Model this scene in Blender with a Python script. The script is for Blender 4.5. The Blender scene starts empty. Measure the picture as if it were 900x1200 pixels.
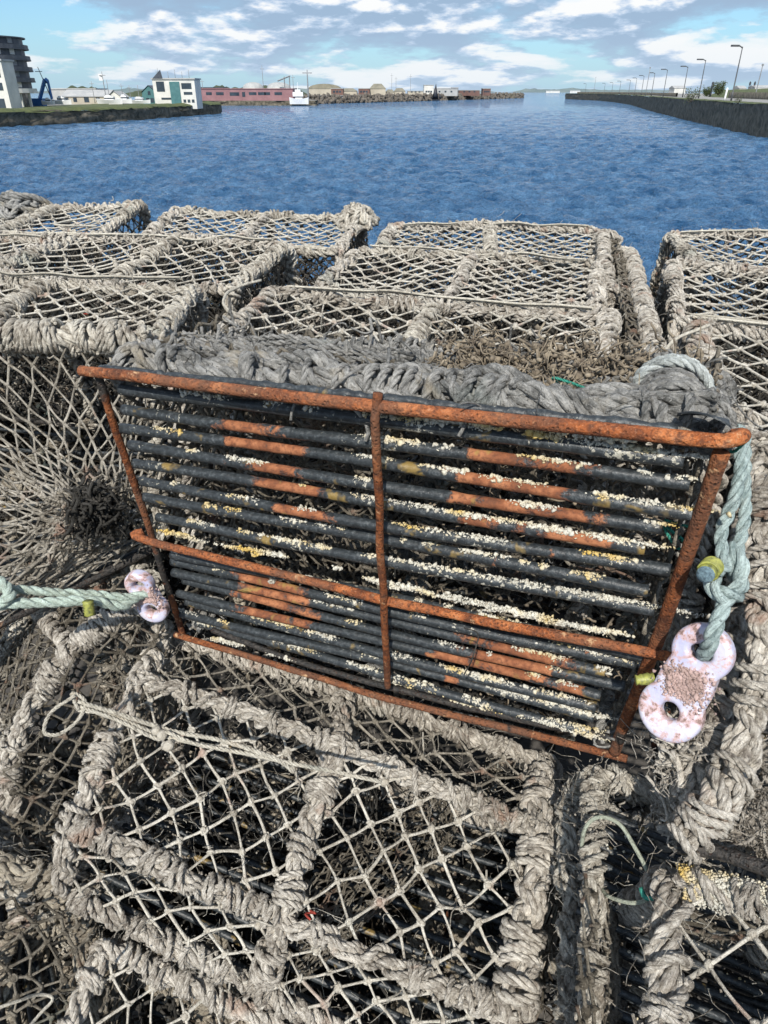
import bpy, math, random
import numpy as np
from mathutils import Vector, Matrix
random.seed(7); RS=np.random.RandomState(11)
PI=math.pi
scene=bpy.context.scene; COL=scene.collection
# ------------------------------------------------------------------ camera geometry (for design of positions)
PITCH=math.atan(493/832); CP,SP=math.cos(PITCH),math.sin(PITCH); EYE=np.array([0.,0.,1.75])
def ray(x,y):
    u=(x-450)/832; v=-(y-600)/832
    return np.array([u,CP+v*SP,-SP+v*CP])
def W(x,y,d): return ray(x,y)*d+EYE
def V(*a): return np.array(a,float)
def R3(x,y,z): return np.array([x,y,z],float)+EYE      # metres from the eye
# ------------------------------------------------------------------ node helpers
class NT:
    def __init__(s,name):
        s.m=bpy.data.materials.new(name); s.m.use_nodes=True; s.t=s.m.node_tree; s.t.nodes.clear()
        s.out=s.n('ShaderNodeOutputMaterial'); s.b=s.n('ShaderNodeBsdfPrincipled'); s.l(s.b.outputs[0],s.out.inputs[0])
    def n(s,k,**kw):
        x=s.t.nodes.new(k)
        for a,b in kw.items(): setattr(x,a,b)
        return x
    def l(s,a,b): s.t.links.new(a,b)
    def coord(s,kind='Object'):
        return s.n('ShaderNodeTexCoord').outputs[kind]
    def mapping(s,vec,scale):
        m=s.n('ShaderNodeMapping'); s.l(vec,m.inputs['Vector']); m.inputs['Scale'].default_value=scale; return m.outputs[0]
    def noise(s,vec,scale,detail=4,rough=.6,dist=0):
        x=s.n('ShaderNodeTexNoise'); s.l(vec,x.inputs['Vector']); x.inputs['Scale'].default_value=scale
        x.inputs['Detail'].default_value=detail; x.inputs['Roughness'].default_value=rough; x.inputs['Distortion'].default_value=dist
        return x.outputs['Fac']
    def ramp(s,fac,stops,interp='LINEAR'):
        r=s.n('ShaderNodeValToRGB'); s.l(fac,r.inputs[0]); cr=r.color_ramp; cr.interpolation=interp
        while len(cr.elements)<len(stops): cr.elements.new(0.5)
        for e,(p,c) in zip(cr.elements,stops):
            e.position=p; e.color=(c,c,c,1) if not hasattr(c,'__len__') else (*c,1)
        return r.outputs[0]
    def mix(s,fac,a,b,mode='MIX'):
        x=s.n('ShaderNodeMix',data_type='RGBA',blend_type=mode)
        if hasattr(fac,'links'): s.l(fac,x.inputs[0])
        else: x.inputs[0].default_value=fac
        for q,i in ((a,6),(b,7)):
            if hasattr(q,'links'): s.l(q,x.inputs[i])
            else: x.inputs[i].default_value=(*q,1)
        return x.outputs[2]
    def math(s,op,a,b=0.,clamp=False):
        x=s.n('ShaderNodeMath',operation=op,use_clamp=clamp)
        for q,i in ((a,0),(b,1)):
            if hasattr(q,'links'): s.l(q,x.inputs[i])
            else: x.inputs[i].default_value=q
        return x.outputs[0]
    def attr(s,name): return s.n('ShaderNodeAttribute',attribute_name=name).outputs['Fac']
    def bump(s,h,dist,strength=1.,normal=None):
        x=s.n('ShaderNodeBump'); s.l(h,x.inputs['Height']); x.inputs['Distance'].default_value=dist; x.inputs['Strength'].default_value=strength
        if normal is not None: s.l(normal,x.inputs['Normal'])
        return x.outputs[0]
    def set(s,color=None,rough=None,normal=None,metal=None,spec=None):
        for q,nm in ((color,'Base Color'),(rough,'Roughness'),(normal,'Normal'),(metal,'Metallic'),(spec,'Specular IOR Level')):
            if q is None: continue
            if hasattr(q,'links'): s.l(q,s.b.inputs[nm])
            elif nm=='Base Color': s.b.inputs[nm].default_value=(*q,1)
            else: s.b.inputs[nm].default_value=q
        return s.m
def mat_rope(name,light,mid,dark,stain=(.30,.15,.09),stain_amt=.5,tint=(.20,.30,.27)):
    t=NT(name); o=t.coord('Object'); uv=t.coord('UV')
    big=t.noise(o,9,5,.65); fine=t.noise(o,90,4,.7); dust=t.noise(o,420,3,.7)
    f=t.math('ADD',t.math('MULTIPLY',big,.45),t.math('MULTIPLY',fine,.55))
    col=t.ramp(f,[(.36,dark),(.46,mid),(.56,light),(.70,tuple(min(1,c*1.15) for c in light))])
    fib=t.noise(t.mapping(uv,(15,70,1)),1.0,4,.75)
    col=t.mix(t.ramp(fib,[(.36,.95),(.56,0.)]),col,t.mix(.75,col,dark),'MIX')
    wv=t.attr('wear'); col=t.mix(t.math('MULTIPLY',t.math('SUBTRACT',.55,wv,True),1.1),col,dark); col=t.mix(t.math('MULTIPLY',t.math('SUBTRACT',wv,.6,True),.9),col,tuple(min(1,c*1.2) for c in light))
    st=t.ramp(t.noise(o,13,3,.6,.4),[(.60,0.),(.70,stain_amt)])
    col=t.mix(st,col,stain)
    gt=t.ramp(t.noise(o,6.3,3,.5,.2),[(.64,0.),(.78,.35)])
    col=t.mix(gt,col,tint)
    sp=t.ramp(dust,[(.60,0.),(.72,.65)]); col=t.mix(sp,col,tuple(min(1,c*1.35) for c in light))
    sp2=t.ramp(t.noise(o,230,3,.7),[(.30,.75),(.40,0.)]); col=t.mix(sp2,col,tuple(c*.45 for c in dark))
    n=t.bump(fib,.0028,1.); n=t.bump(dust,.0018,.9,n); n=t.bump(fine,.005,.8,n)
    return t.set(col,.93,n,spec=.2)
M={}
M['rope']=mat_rope('weathered_cream_rope',(.71,.665,.585),(.42,.38,.32),(.11,.09,.075))
M['rope2']=mat_rope('weathered_grey_rope',(.69,.65,.56),(.39,.355,.30),(.11,.09,.07),(.2,.16,.12),.5)
M['weed']=mat_rope('dead_brown_weed',(.075,.058,.04),(.038,.03,.021),(.015,.012,.009),(.07,.04,.025),.5)  # brown weed colour lowered to paint in the dark inside of creels
M['rope_dark']=mat_rope('charcoal_rope',(.42,.41,.385),(.22,.22,.21),(.06,.058,.053),(.30,.25,.17),.6)
M['rope_mat']=mat_rope('fouled_shaded_rope',(.50,.45,.36),(.26,.22,.17),(.08,.066,.05),(.25,.14,.1),.5)
M['twine']=mat_rope('net_twine',(.78,.74,.65),(.58,.54,.46),(.27,.24,.195),(.35,.15,.10),.45)
M['twine_mid']=mat_rope('half_fouled_shaded_twine',(.52,.48,.41),(.33,.30,.245),(.12,.105,.085),(.25,.12,.08),.5)
M['twine_dim']=mat_rope('fouled_shaded_net_twine',(.30,.27,.22),(.15,.13,.10),(.055,.047,.036),(.25,.12,.08),.5)  # fouled net colour, darkened further to stand in for shade inside creels
M['twine_dark']=mat_rope('dark_net_twine',(.085,.08,.072),(.042,.04,.035),(.018,.017,.015),(.3,.25,.2),.4)  # near-black copy of the twine; shade inside the creels put into colour
M['rope_blue']=mat_rope('pale_blue_rope',(.50,.60,.58),(.33,.42,.41),(.11,.15,.15),(.40,.40,.33),.8,(.3,.5,.40))
M['rope_pale']=mat_rope('pale_blue_grey_rope',(.66,.70,.68),(.44,.47,.45),(.18,.19,.18),(.45,.40,.3),.5,(.35,.5,.5))
M['rope_green']=mat_rope('pale_green_rope',(.58,.70,.62),(.46,.55,.48),(.26,.29,.24),(.5,.47,.38),.7,(.3,.6,.45))
M['cord']=mat_rope('pale_cord',(.72,.68,.58),(.58,.54,.45),(.32,.29,.24),(.4,.3,.2),.3)
M['cord_green']=mat_rope('green_cord',(.48,.52,.42),(.33,.35,.28),(.16,.17,.13),(.06,.32,.22),.8)
M['teal']=mat_rope('teal_twine',(.10,.48,.36),(.05,.35,.26),(.03,.2,.15),(.1,.4,.3),.3)
M['red']=mat_rope('red_twine',(.55,.10,.07),(.42,.07,.05),(.2,.04,.03),(.4,.1,.1),.3)
def mat_rust(name,dark_amt=0.5,val=1.):
    t=NT(name); o=t.coord('Object')
    a=t.noise(o,22,6,.7,.3); b=t.noise(o,140,4,.7); c=t.noise(o,8,4,.6,.5); w=t.attr('wear')
    col=t.ramp(a,[(.32,(.075,.028,.015)),(.42,(.19,.060,.022)),(.52,(.38,.115,.033)),(.62,(.52,.19,.065)),(.74,(.44,.27,.17))])
    col=t.mix(t.ramp(b,[(.38,.85),(.54,0.)]),col,(.11,.042,.022))
    col=t.mix(t.ramp(b,[(.62,0.),(.72,.5)]),col,(.62,.35,.20))
    g=t.noise(o,520,2,.6); col=t.mix(t.ramp(g,[(.58,0.),(.68,.4)]),col,(.55,.30,.17)); col=t.mix(t.ramp(g,[(.32,.4),(.42,0.)]),col,(.12,.045,.025))
    col=t.mix(1.,col,(val,val*.97,val),'MULTIPLY'); col=t.mix(t.ramp(t.noise(o,7,4,.6),[(.45,0.),(.60,.55)]),col,(.15,.08,.05)); col=t.mix(t.ramp(t.noise(o,45,5,.75),[(.60,0.),(.68,.75)]),col,(.55,.36,.20))
    k=t.math('ADD',c,t.math('MULTIPLY',w,.35))
    blk=t.ramp(k,[(.60-.12*dark_amt,0.),(.64-.12*dark_amt,1.)])
    col=t.mix(blk,col,t.ramp(b,[(.4,(.018,.018,.018)),(.65,(.06,.052,.045))]))
    vo=t.n('ShaderNodeTexVoronoi'); t.l(o,vo.inputs['Vector']); vo.inputs['Scale'].default_value=210; pit=t.ramp(vo.outputs['Distance'],[(.12,0.),(.4,1.)]); pm=t.ramp(t.noise(o,33,3,.6),[(.48,0.),(.6,1.)]); col=t.mix(t.math('MULTIPLY',t.math('SUBTRACT',1.,pit),t.math('MULTIPLY',pm,.75)),col,(.06,.028,.018))
    n=t.bump(a,.005,.9); n=t.bump(b,.003,1.,n); n=t.bump(pit,.0015,.8,n); n=t.bump(blk,.0012,.6,n)
    return t.set(col,t.ramp(blk,[(0,.86),(1,.55)]),n,spec=.3)
M['rust_brown']=mat_rust('brown_rusted_steel',.45,.55); M['rust']=mat_rust('rusted_steel',.15,.9); M['rust_dark']=mat_rust('rusted_painted_steel',1.0,.5)
def mat_rod():
    t=NT('black_coated_rod'); o=t.coord('Object'); w=t.attr('wear')
    a=t.noise(o,30,5,.7,.2); b=t.noise(o,170,4,.7); d=t.noise(o,60,4,.7)
    black=t.ramp(b,[(.3,(.012,.014,.016)),(.55,(.032,.038,.042)),(.72,(.10,.11,.115))])
    rust=t.ramp(a,[(.3,(.08,.035,.02)),(.48,(.21,.072,.03)),(.62,(.36,.145,.065))])
    rust=t.mix(t.ramp(b,[(.36,.7),(.5,0.)]),rust,(.10,.035,.018))
    k=t.ramp(t.math('ADD',w,t.math('MULTIPLY',t.math('SUBTRACT',a,.5),1.3)),[(.44,0.),(.56,1.)])
    col=t.mix(k,black,rust)
    fm=t.ramp(t.math('ADD',t.math('MULTIPLY',w,-1.),t.math('MULTIPLY',t.math('SUBTRACT',t.noise(o,150,4,.7),.5),2.6)),[(.42,0.),(.5,.85)]); col=t.mix(fm,col,t.ramp(d,[(.35,(.30,.28,.22)),(.6,(.55,.53,.45))]))
    och=t.ramp(t.noise(o,26,3,.6,.3),[(.62,0.),(.70,.7)]); col=t.mix(och,col,(.30,.20,.055))
    n=t.bump(b,.0012,.8); n=t.bump(d,.002,.5,n); n=t.bump(k,.0015,.8,n)
    return t.set(col,t.ramp(k,[(0,.42),(1,.85)]),n,spec=.45)
M['rod']=mat_rod()
def mat_crust():
    t=NT('lichen_and_barnacle_crust'); o=t.coord('Object')
    a=t.noise(o,16,3,.6); b=t.noise(o,260,3,.7)
    col=t.ramp(a,[(.34,(.42,.41,.36)),(.48,(.60,.58,.50)),(.60,(.56,.47,.28)),(.69,(.58,.41,.12))])
    col=t.mix(t.ramp(b,[(.34,.75),(.5,0.)]),col,(.25,.20,.14))
    return t.set(col,.92,t.bump(b,.0015,.9),spec=.2)
M['crust']=mat_crust()
def mat_plastic():
    t=NT('pale_lilac_plastic'); o=t.coord('Object')
    a=t.noise(o,55,5,.7,.3); b=t.noise(o,300,3,.7); w=t.noise(o,26,4,.6)
    col=t.ramp(w,[(.35,(.44,.44,.60)),(.6,(.60,.58,.66))])
    col=t.mix(t.ramp(a,[(.49,0.),(.55,.85)]),col,(.50,.33,.31))
    col=t.mix(t.ramp(a,[(.57,0.),(.61,.9)]),col,(.20,.13,.11))
    t.b.inputs['Subsurface Weight'].default_value=.25; t.b.inputs['Subsurface Radius'].default_value=(.01,.008,.012); t.b.inputs['Subsurface Scale'].default_value=.5
    n=t.bump(a,.002,.6); n=t.bump(b,.0006,.6,n)
    return t.set(col,t.ramp(a,[(.5,.38),(.56,.9)]),n)
M['plastic']=mat_plastic()
def mat_simple(name,c1,c2,scale=3,rough=.8,bump=0,detail=4,metal=0,stretch=(1,1,1)):
    t=NT(name); o=t.mapping(t.coord('Object'),stretch); a=t.noise(o,scale,detail,.65)
    t.set(t.ramp(a,[(.35,c1),(.65,c2)]),rough,metal=metal)
    if bump: t.l(t.bump(a,bump,.8),t.b.inputs['Normal'])
    return t.m
M['tape']=mat_simple('yellow_tape',(.36,.37,.08),(.10,.11,.04),150,.5,.001)
M['cut']=mat_simple('cut_rope_end',(.16,.24,.28),(.05,.08,.10),300,.9,.001)
M['barn']=mat_simple('pink_barnacle_growth',(.50,.36,.33),(.20,.14,.12),60,.95,.002)
M['growth']=mat_simple('dead_brown_growth',(.30,.25,.18),(.07,.055,.04),70,.95,.002)
M['grit']=mat_simple('dark_grit',(.26,.21,.15),(.06,.048,.036),60,.95,.002)
M['shell']=mat_simple('shell_grit',(.55,.48,.38),(.16,.12,.09),60,.95,.002)
# ------------------------------------------------------------------ mesh accumulator
class MB:
    def __init__(s): s.V=[];s.Q=[];s.T=[];s.UV=[];s.UT=[];s.A=[];s.n=0
    def add(s,v,q,uv=None,wear=None):
        v=np.asarray(v,float).reshape(-1,3); q=np.asarray(q,int)
        if q.shape[1]==4:
            s.Q.append(q+s.n); s.UV.append(np.zeros((len(q),4,2)) if uv is None else uv)
        else:
            s.T.append(q+s.n); s.UT.append(np.zeros((len(q),3,2)) if uv is None else uv)
        s.V.append(v); s.A.append(np.zeros(len(v)) if wear is None else wear); s.n+=len(v)
    def tube(s,P,R,S=6,uvo=0.,wear=None,cap=True):
        P=np.asarray(P,float)
        if P.ndim==2: P=P[None]
        E,K,_=P.shape
        R=np.broadcast_to(np.asarray(R,float),(E,K)).copy()
        if wear is None: wear=RS.uniform(.25,.95,(E,1))
        if cap:
            P=np.concatenate([P[:,:1],P,P[:,-1:]],1)
            R=np.concatenate([R[:,:1]*.02,R,R[:,-1:]*.02],1)
            if wear is not None: w0=np.broadcast_to(wear,(E,K)); wear=np.concatenate([w0[:,:1],w0,w0[:,-1:]],1)
            K+=2
            T,N,B=frames(P[:,1:-1]); 
            N=np.concatenate([N[:,:1],N,N[:,-1:]],1); B=np.concatenate([B[:,:1],B,B[:,-1:]],1)
        else: T,N,B=frames(P)
        a=np.arange(S)/S*2*PI
        V_=P[:,:,None]+R[:,:,None,None]*(np.cos(a)[None,None,:,None]*N[:,:,None]+np.sin(a)[None,None,:,None]*B[:,:,None])
        L=np.concatenate([np.zeros((E,1)),np.cumsum(np.linalg.norm(np.diff(P,axis=1),axis=2),1)],1)
        if np.ndim(wear)==0: wear=np.full((E,1),wear)
        if np.ndim(uvo)==0 and E>1: L=L+(np.arange(E)*3.17)[:,None]
        else: L=L+np.asarray(uvo)
        k,j=np.meshgrid(np.arange(K-1),np.arange(S),indexing='ij')
        k=k.ravel(); j=j.ravel(); j2=(j+1)%S
        q=np.stack([k*S+j,k*S+j2,(k+1)*S+j2,(k+1)*S+j],1)
        Q=(q[None]+(np.arange(E)*K*S)[:,None,None]).reshape(-1,4)
        u0=j/S;u1=(j+1)/S
        uv=np.zeros((E,len(k),4,2)); uv[:,:,0,0]=u0;uv[:,:,1,0]=u1;uv[:,:,2,0]=u1;uv[:,:,3,0]=u0
        uv[:,:,0,1]=L[:,k];uv[:,:,1,1]=L[:,k];uv[:,:,2,1]=L[:,k+1];uv[:,:,3,1]=L[:,k+1]
        wv=None
        if wear is None: wear=RS.uniform(.25,.95,(E,1))
        if wear is not None: wv=np.repeat(np.broadcast_to(wear,(E,K)).reshape(-1),S)
        s.add(V_.reshape(-1,3),Q,uv.reshape(-1,4,2),wv)
    def blobs(s,C,R,squash=None,rough=.3,seed=0):
        # many small irregular lumps; C (n,3), R (n,) or (n,3)
        rs=np.random.RandomState(seed); C=np.asarray(C,float); n=len(C)
        if n==0: return
        R=np.asarray(R,float)
        if R.ndim<2: R=np.repeat(np.broadcast_to(R,(n,))[:,None],3,1)
        D=BLOB_V[None]*(1+rough*(rs.rand(n,len(BLOB_V),1)-.5)*2)
        # random rotation
        q=rs.randn(n,4); q/=np.linalg.norm(q,axis=1,keepdims=True); w,x,y,z=q.T
        Rm=np.stack([1-2*(y*y+z*z),2*(x*y-z*w),2*(x*z+y*w),2*(x*y+z*w),1-2*(x*x+z*z),2*(y*z-x*w),2*(x*z-y*w),2*(y*z+x*w),1-2*(x*x+y*y)],1).reshape(n,3,3)
        Vv=np.einsum('nij,nkj->nki',Rm,D*R[:,None]*(1 if squash is None else np.array(squash)))+C[:,None]
        F=(BLOB_F[None]+(np.arange(n)*len(BLOB_V))[:,None,None]).reshape(-1,3)
        s.add(Vv.reshape(-1,3),F)
    def box(s,c,h,ax=None):
        c=np.asarray(c,float); h=np.asarray(h,float); ax=np.eye(3) if ax is None else np.asarray(ax)
        sg=np.array([[-1,-1,-1],[1,-1,-1],[1,1,-1],[-1,1,-1],[-1,-1,1],[1,-1,1],[1,1,1],[-1,1,1]])
        v=c+(sg*h)@ax
        s.add(v,[[0,3,2,1],[4,5,6,7],[0,1,5,4],[1,2,6,5],[2,3,7,6],[3,0,4,7]])
    def prism(s,poly,z0,z1):
        # horizontal polygon extruded (convex or nearly), quads + fan
        n=len(poly); v=[(x,y,z0) for x,y in poly]+[(x,y,z1) for x,y in poly]
        s.add(v,[[i,(i+1)%n,(i+1)%n+n,i+n] for i in range(n)])
        s.add([(x,y,z1) for x,y in poly],[[0,i,i+1] for i in range(1,n-1)])
    def build(s,name,mat,parent=None,smooth=True,origin=None):
        Vv=np.concatenate(s.V); 
        if origin is None: origin=parent_origin(parent)
        Vv=Vv-origin
        Q=np.concatenate(s.Q) if s.Q else np.zeros((0,4),int); T=np.concatenate(s.T) if s.T else np.zeros((0,3),int)
        me=bpy.data.meshes.new(name); me.vertices.add(len(Vv)); me.vertices.foreach_set('co',Vv.astype(np.float32).ravel())
        nl=Q.size+T.size; me.loops.add(nl); me.polygons.add(len(Q)+len(T))
        me.loops.foreach_set('vertex_index',np.concatenate([Q.ravel(),T.ravel()]).astype(np.int32))
        ls=np.concatenate([np.arange(len(Q))*4,Q.size+np.arange(len(T))*3]).astype(np.int32)
        me.polygons.foreach_set('loop_start',ls)
        me.polygons.foreach_set('use_smooth',np.full(len(ls),smooth))
        uvl=me.uv_layers.new(name='UVMap')
        uv=np.concatenate([a.reshape(-1,2) for a in (s.UV+s.UT)])
        uvl.data.foreach_set('uv',uv.astype(np.float32).ravel())
        at=me.attributes.new('wear','FLOAT','POINT'); at.data.foreach_set('value',np.concatenate(s.A).astype(np.float32))
        me.materials.append(M[mat] if isinstance(mat,str) else mat)
        me.update(calc_edges=True)
        o=bpy.data.objects.new(name,me); COL.objects.link(o)
        if parent is not None: o.parent=parent
        else: o.location=origin
        return o
ORI={}
def parent_origin(p):
    if p is None: return np.zeros(3)
    return ORI.get(p.name,np.zeros(3))
def thing(name,label,cat,loc=(0,0,0),group=None):
    o=bpy.data.objects.new(name,None); COL.objects.link(o); o.location=loc; o.empty_display_size=.1
    o['label']=label;o['category']=cat
    if group:o['group']=group
    ORI[o.name]=np.array(loc,float); return o
def tag(o,label,cat,group=None):
    o['label']=label;o['category']=cat
    if group:o['group']=group
    return o
def sub(o,par):      # remember origin so sub-parts can be built under a part
    ORI[o.name]=parent_origin(par); return o
def struct(o,kind='structure'): o['kind']=kind; return o
# unit blob
def _blob():
    t=(1+5**.5)/2
    v=np.array([(-1,t,0),(1,t,0),(-1,-t,0),(1,-t,0),(0,-1,t),(0,1,t),(0,-1,-t),(0,1,-t),(t,0,-1),(t,0,1),(-t,0,-1),(-t,0,1)],float)
    v/=np.linalg.norm(v[0])
    f=[(0,11,5),(0,5,1),(0,1,7),(0,7,10),(0,10,11),(1,5,9),(5,11,4),(11,10,2),(10,7,6),(7,1,8),(3,9,4),(3,4,2),(3,2,6),(3,6,8),(3,8,9),(4,9,5),(2,4,11),(6,2,10),(8,6,7),(9,8,1)]
    return v,np.array(f)
BLOB_V,BLOB_F=_blob()
def unit(a): return a/np.maximum(np.linalg.norm(a,axis=-1,keepdims=True),1e-9)
def frames(P):
    E,K,_=P.shape
    T=unit(np.gradient(P,axis=1))
    N=np.zeros_like(P); a=np.abs(T[:,0]); ref=np.eye(3)[np.argmin(a,1)]
    n=unit(np.cross(T[:,0],ref)); N[:,0]=n
    for k in range(1,K):
        n=n-(n*T[:,k]).sum(1,keepdims=True)*T[:,k]; n=n/np.maximum(np.sqrt((n*n).sum(1,keepdims=True)),1e-9); N[:,k]=n
    return T,N,np.cross(T,N)
def resample(P,step=None,n=None):
    P=np.asarray(P,float); d=np.concatenate([[0],np.cumsum(np.linalg.norm(np.diff(P,axis=0),axis=1))])
    if n is None: n=max(3,int(d[-1]/step)+1)
    t=np.linspace(0,d[-1],n); return np.stack([np.interp(t,d,P[:,i]) for i in range(3)],1)
def rounded(P,r=.04,n=7):
    P=[np.asarray(q,float) for q in P]; out=[P[0]]
    for a,b,c in zip(P[:-2],P[1:-1],P[2:]):
        ra=min(r,np.linalg.norm(a-b)*.48); rc=min(r,np.linalg.norm(c-b)*.48)
        s=b+unit(a-b)*ra; e=b+unit(c-b)*rc
        for t in np.linspace(0,1,n): out.append((1-t)**2*s+2*t*(1-t)*b+t*t*e)
    out.append(P[-1]); return np.array(out)
def spline(P,n=60):
    P=np.asarray(P,float); P=np.concatenate([[2*P[0]-P[1]],P,[2*P[-1]-P[-2]]]); out=[]
    m=len(P)-3
    for i in range(m):
        a,b,c,d=P[i:i+4]
        for t in np.linspace(0,1,max(3,n//m),endpoint=(i==m-1)):
            out.append(.5*((2*b)+(-a+c)*t+(2*a-5*b+4*c-d)*t*t+(-a+3*b-3*c+d)*t**3))
    return np.array(out)
def lfn(K,E=1,step=8,amp=1.,rs=RS):
    # smooth 1-D noise, E rows of K
    m=max(3,K//step+3); c=rs.randn(E,m)*amp; x=np.linspace(0,m-1.001,K); i=x.astype(int); f=x-i; f=f*f*(3-2*f)
    return c[:,i]*(1-f)+c[:,np.minimum(i+1,m-1)]*f
def wobble(P,amp,step=10):
    K=len(P); return P+np.stack([lfn(K,1,step,amp)[0] for _ in range(3)],1)
def helix(P,rad,pitch,phases,jr=0.,jp=0.,step=8):
    # P (E,K,3) -> (E*len(phases),K,3)
    E,K,_=P.shape; T,N,B=frames(P)
    L=np.concatenate([np.zeros((E,1)),np.cumsum(np.linalg.norm(np.diff(P,axis=1),axis=2),1)],1)
    out=[]
    for ph in phases:
        th=ph+2*PI*L/pitch+lfn(K,E,step,jp); r=rad*(1+lfn(K,E,step,jr))
        out.append(P+r[...,None]*(np.cos(th)[...,None]*N+np.sin(th)[...,None]*B))
    return np.concatenate(out,0)
def re_batch(P,step):
    n=int(max(np.linalg.norm(np.diff(P,axis=1),axis=2).sum(1).max()/step,4))+1
    return np.stack([resample(p,n=n) for p in P])
def laid(mb,P,r,step=.004,strands=3,S=6,jit=.06):
    """laid rope: strands twisted round each other along P"""
    P=np.asarray(P,float)
    if P.ndim==2:P=P[None]
    P=re_batch(P,step)
    H=helix(P,r*.55,r*7.,[i*2*PI/strands for i in range(strands)],jit,.12,10)
    mb.tube(H,r*.56*(1+lfn(H.shape[1],H.shape[0],6,.06)),S)
def wrap(mb,path,rc=.010,rs=.0075,pitch=.062,starts=3,lod=1.,hitches=1.,jit=.10,S=6,skip=0.):
    """steel bar served with spiralling laid rope"""
    rc*=.82; rs*=.80*random.uniform(.85,1.1); pitch*=random.uniform(1.25,1.9)
    path=resample(path,.006/lod**.5); path=wobble(path,.0016,6)
    P=path[None]; K=len(path)
    laid(mb,path,rc*1.25,.005/lod,3,5,.12)
    sgn=random.choice([-1,1])
    fine=re_batch(P,.0035/lod)
    C=helix(fine,rc+rs*.75,sgn*pitch,[i*2*PI/starts+random.random()*.8 for i in range(starts)],jit*1.8,.55,9)
    C=re_batch(C,.0042/lod)
    K2=C.shape[1]
    if lod>.45:
        H=helix(C,rs*.52,rs*random.uniform(5,7.5),[0,2.09,4.19],.12,.2,8)
        mb.tube(H,rs*.56*(1+lfn(H.shape[1],H.shape[0],5,.12)),S if lod>.8 else 5)
    else: mb.tube(C,rs*(1+lfn(K2,C.shape[0],3,.15)),6)
    # extra turns and hitches lying over the serving
    Ltot=np.linalg.norm(np.diff(path,axis=0),axis=1).sum()
    nh=int(Ltot/.07*hitches*random.uniform(.7,1.3))
    T,N,B=frames(P)
    for _ in range(nh):
        k=random.randrange(2,max(3,K-2)); turns=random.uniform(1.2,2.6); n=int(30*turns)
        th=np.linspace(0,turns*2*PI,n)+random.random()*6; rad=rc+rs*1.9
        ax=np.linspace(-1,1,n)*random.uniform(.006,.022)+np.sin(th*1.0+random.random()*6)*.006
        kk=np.clip(k+ax/.006,0,K-1); k0=kk.astype(int)
        c=path[k0]+(ax-(k0-k)*.006)[:,None]*T[0,k]
        q=c+rad*(np.cos(th)[:,None]*N[0,k]+np.sin(th)[:,None]*B[0,k])
        laid(mb,q,rs*random.uniform(.6,.9),.0045/lod,S=5)
def fuzz(mb,pts,n,spread=.02,length=.022,r=.0004,seed=0):
    rs=np.random.RandomState(seed); pts=np.asarray(pts); c=pts[rs.randint(0,len(pts),n)]+rs.randn(n,3)*spread*.5
    d=unit(rs.randn(n,3)); d2=unit(rs.randn(n,3)); d3=unit(rs.randn(n,3)); t=np.linspace(0,1,5)[None,:,None]; L=(length*(.4+rs.rand(n)))[:,None,None]
    P=c[:,None]+L*(t*d[:,None]+t**2*d2[:,None]*.6+np.sin(t*6)*d3[:,None]*.12)
    mb.tube(P,r*(.6+rs.rand(n,1)),3,cap=False)
def matting(mb,pts,n,spread=.02,length=.05,r=.0022,seed=0,flow=None):
    rs=np.random.RandomState(seed); pts=np.asarray(pts); c=pts[rs.randint(0,len(pts),n)]+rs.randn(n,3)*spread
    d=rs.randn(n,3)
    if flow is not None: d=d*.6+np.asarray(flow)
    d=unit(d); d2=unit(rs.randn(n,3)); d3=unit(rs.randn(n,3)); t=np.linspace(-1,1,9)[None,:,None]; L=(length*(.3+rs.rand(n)*.9))[:,None,None]*.5
    P=c[:,None]+L*(t*d[:,None]+t**2*d2[:,None]*.7+np.sin(t*3+rs.rand(n,1,1)*6)*d3[:,None]*.25)
    mb.tube(P,r*(.5+rs.rand(n,1)),5)
def twines(mb,A,B,r,seed=0,slack=.06,knots=True,K=6,S=5,kr=1.75):
    """net bars between points A and B (n,3)"""
    rs=np.random.RandomState(seed); A=np.asarray(A);B=np.asarray(B); n=len(A)
    if n==0:return
    t=np.linspace(0,1,K)[None,:,None]; L=np.linalg.norm(B-A,axis=1)
    bow=unit(rs.randn(n,3)+np.array([0,0,-.9]))*(L*slack*(.3+rs.rand(n)))[:,None]
    P=A[:,None]*(1-t)+B[:,None]*t+bow[:,None]*(4*t*(1-t))
    r=r*1.2; rr=r*(.82+.36*rs.rand(n,1))*(1+.12*np.cos(np.linspace(0,2*PI,K))[None,:])
    mb.tube(P,rr,S)
def lerp4(P,u,v):
    a,b,c,d=[np.asarray(q,float) for q in P]; u=u[...,None]; v=v[...,None]
    return a*(1-u)*(1-v)+b*u*(1-v)+c*u*v+d*(1-u)*v
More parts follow.
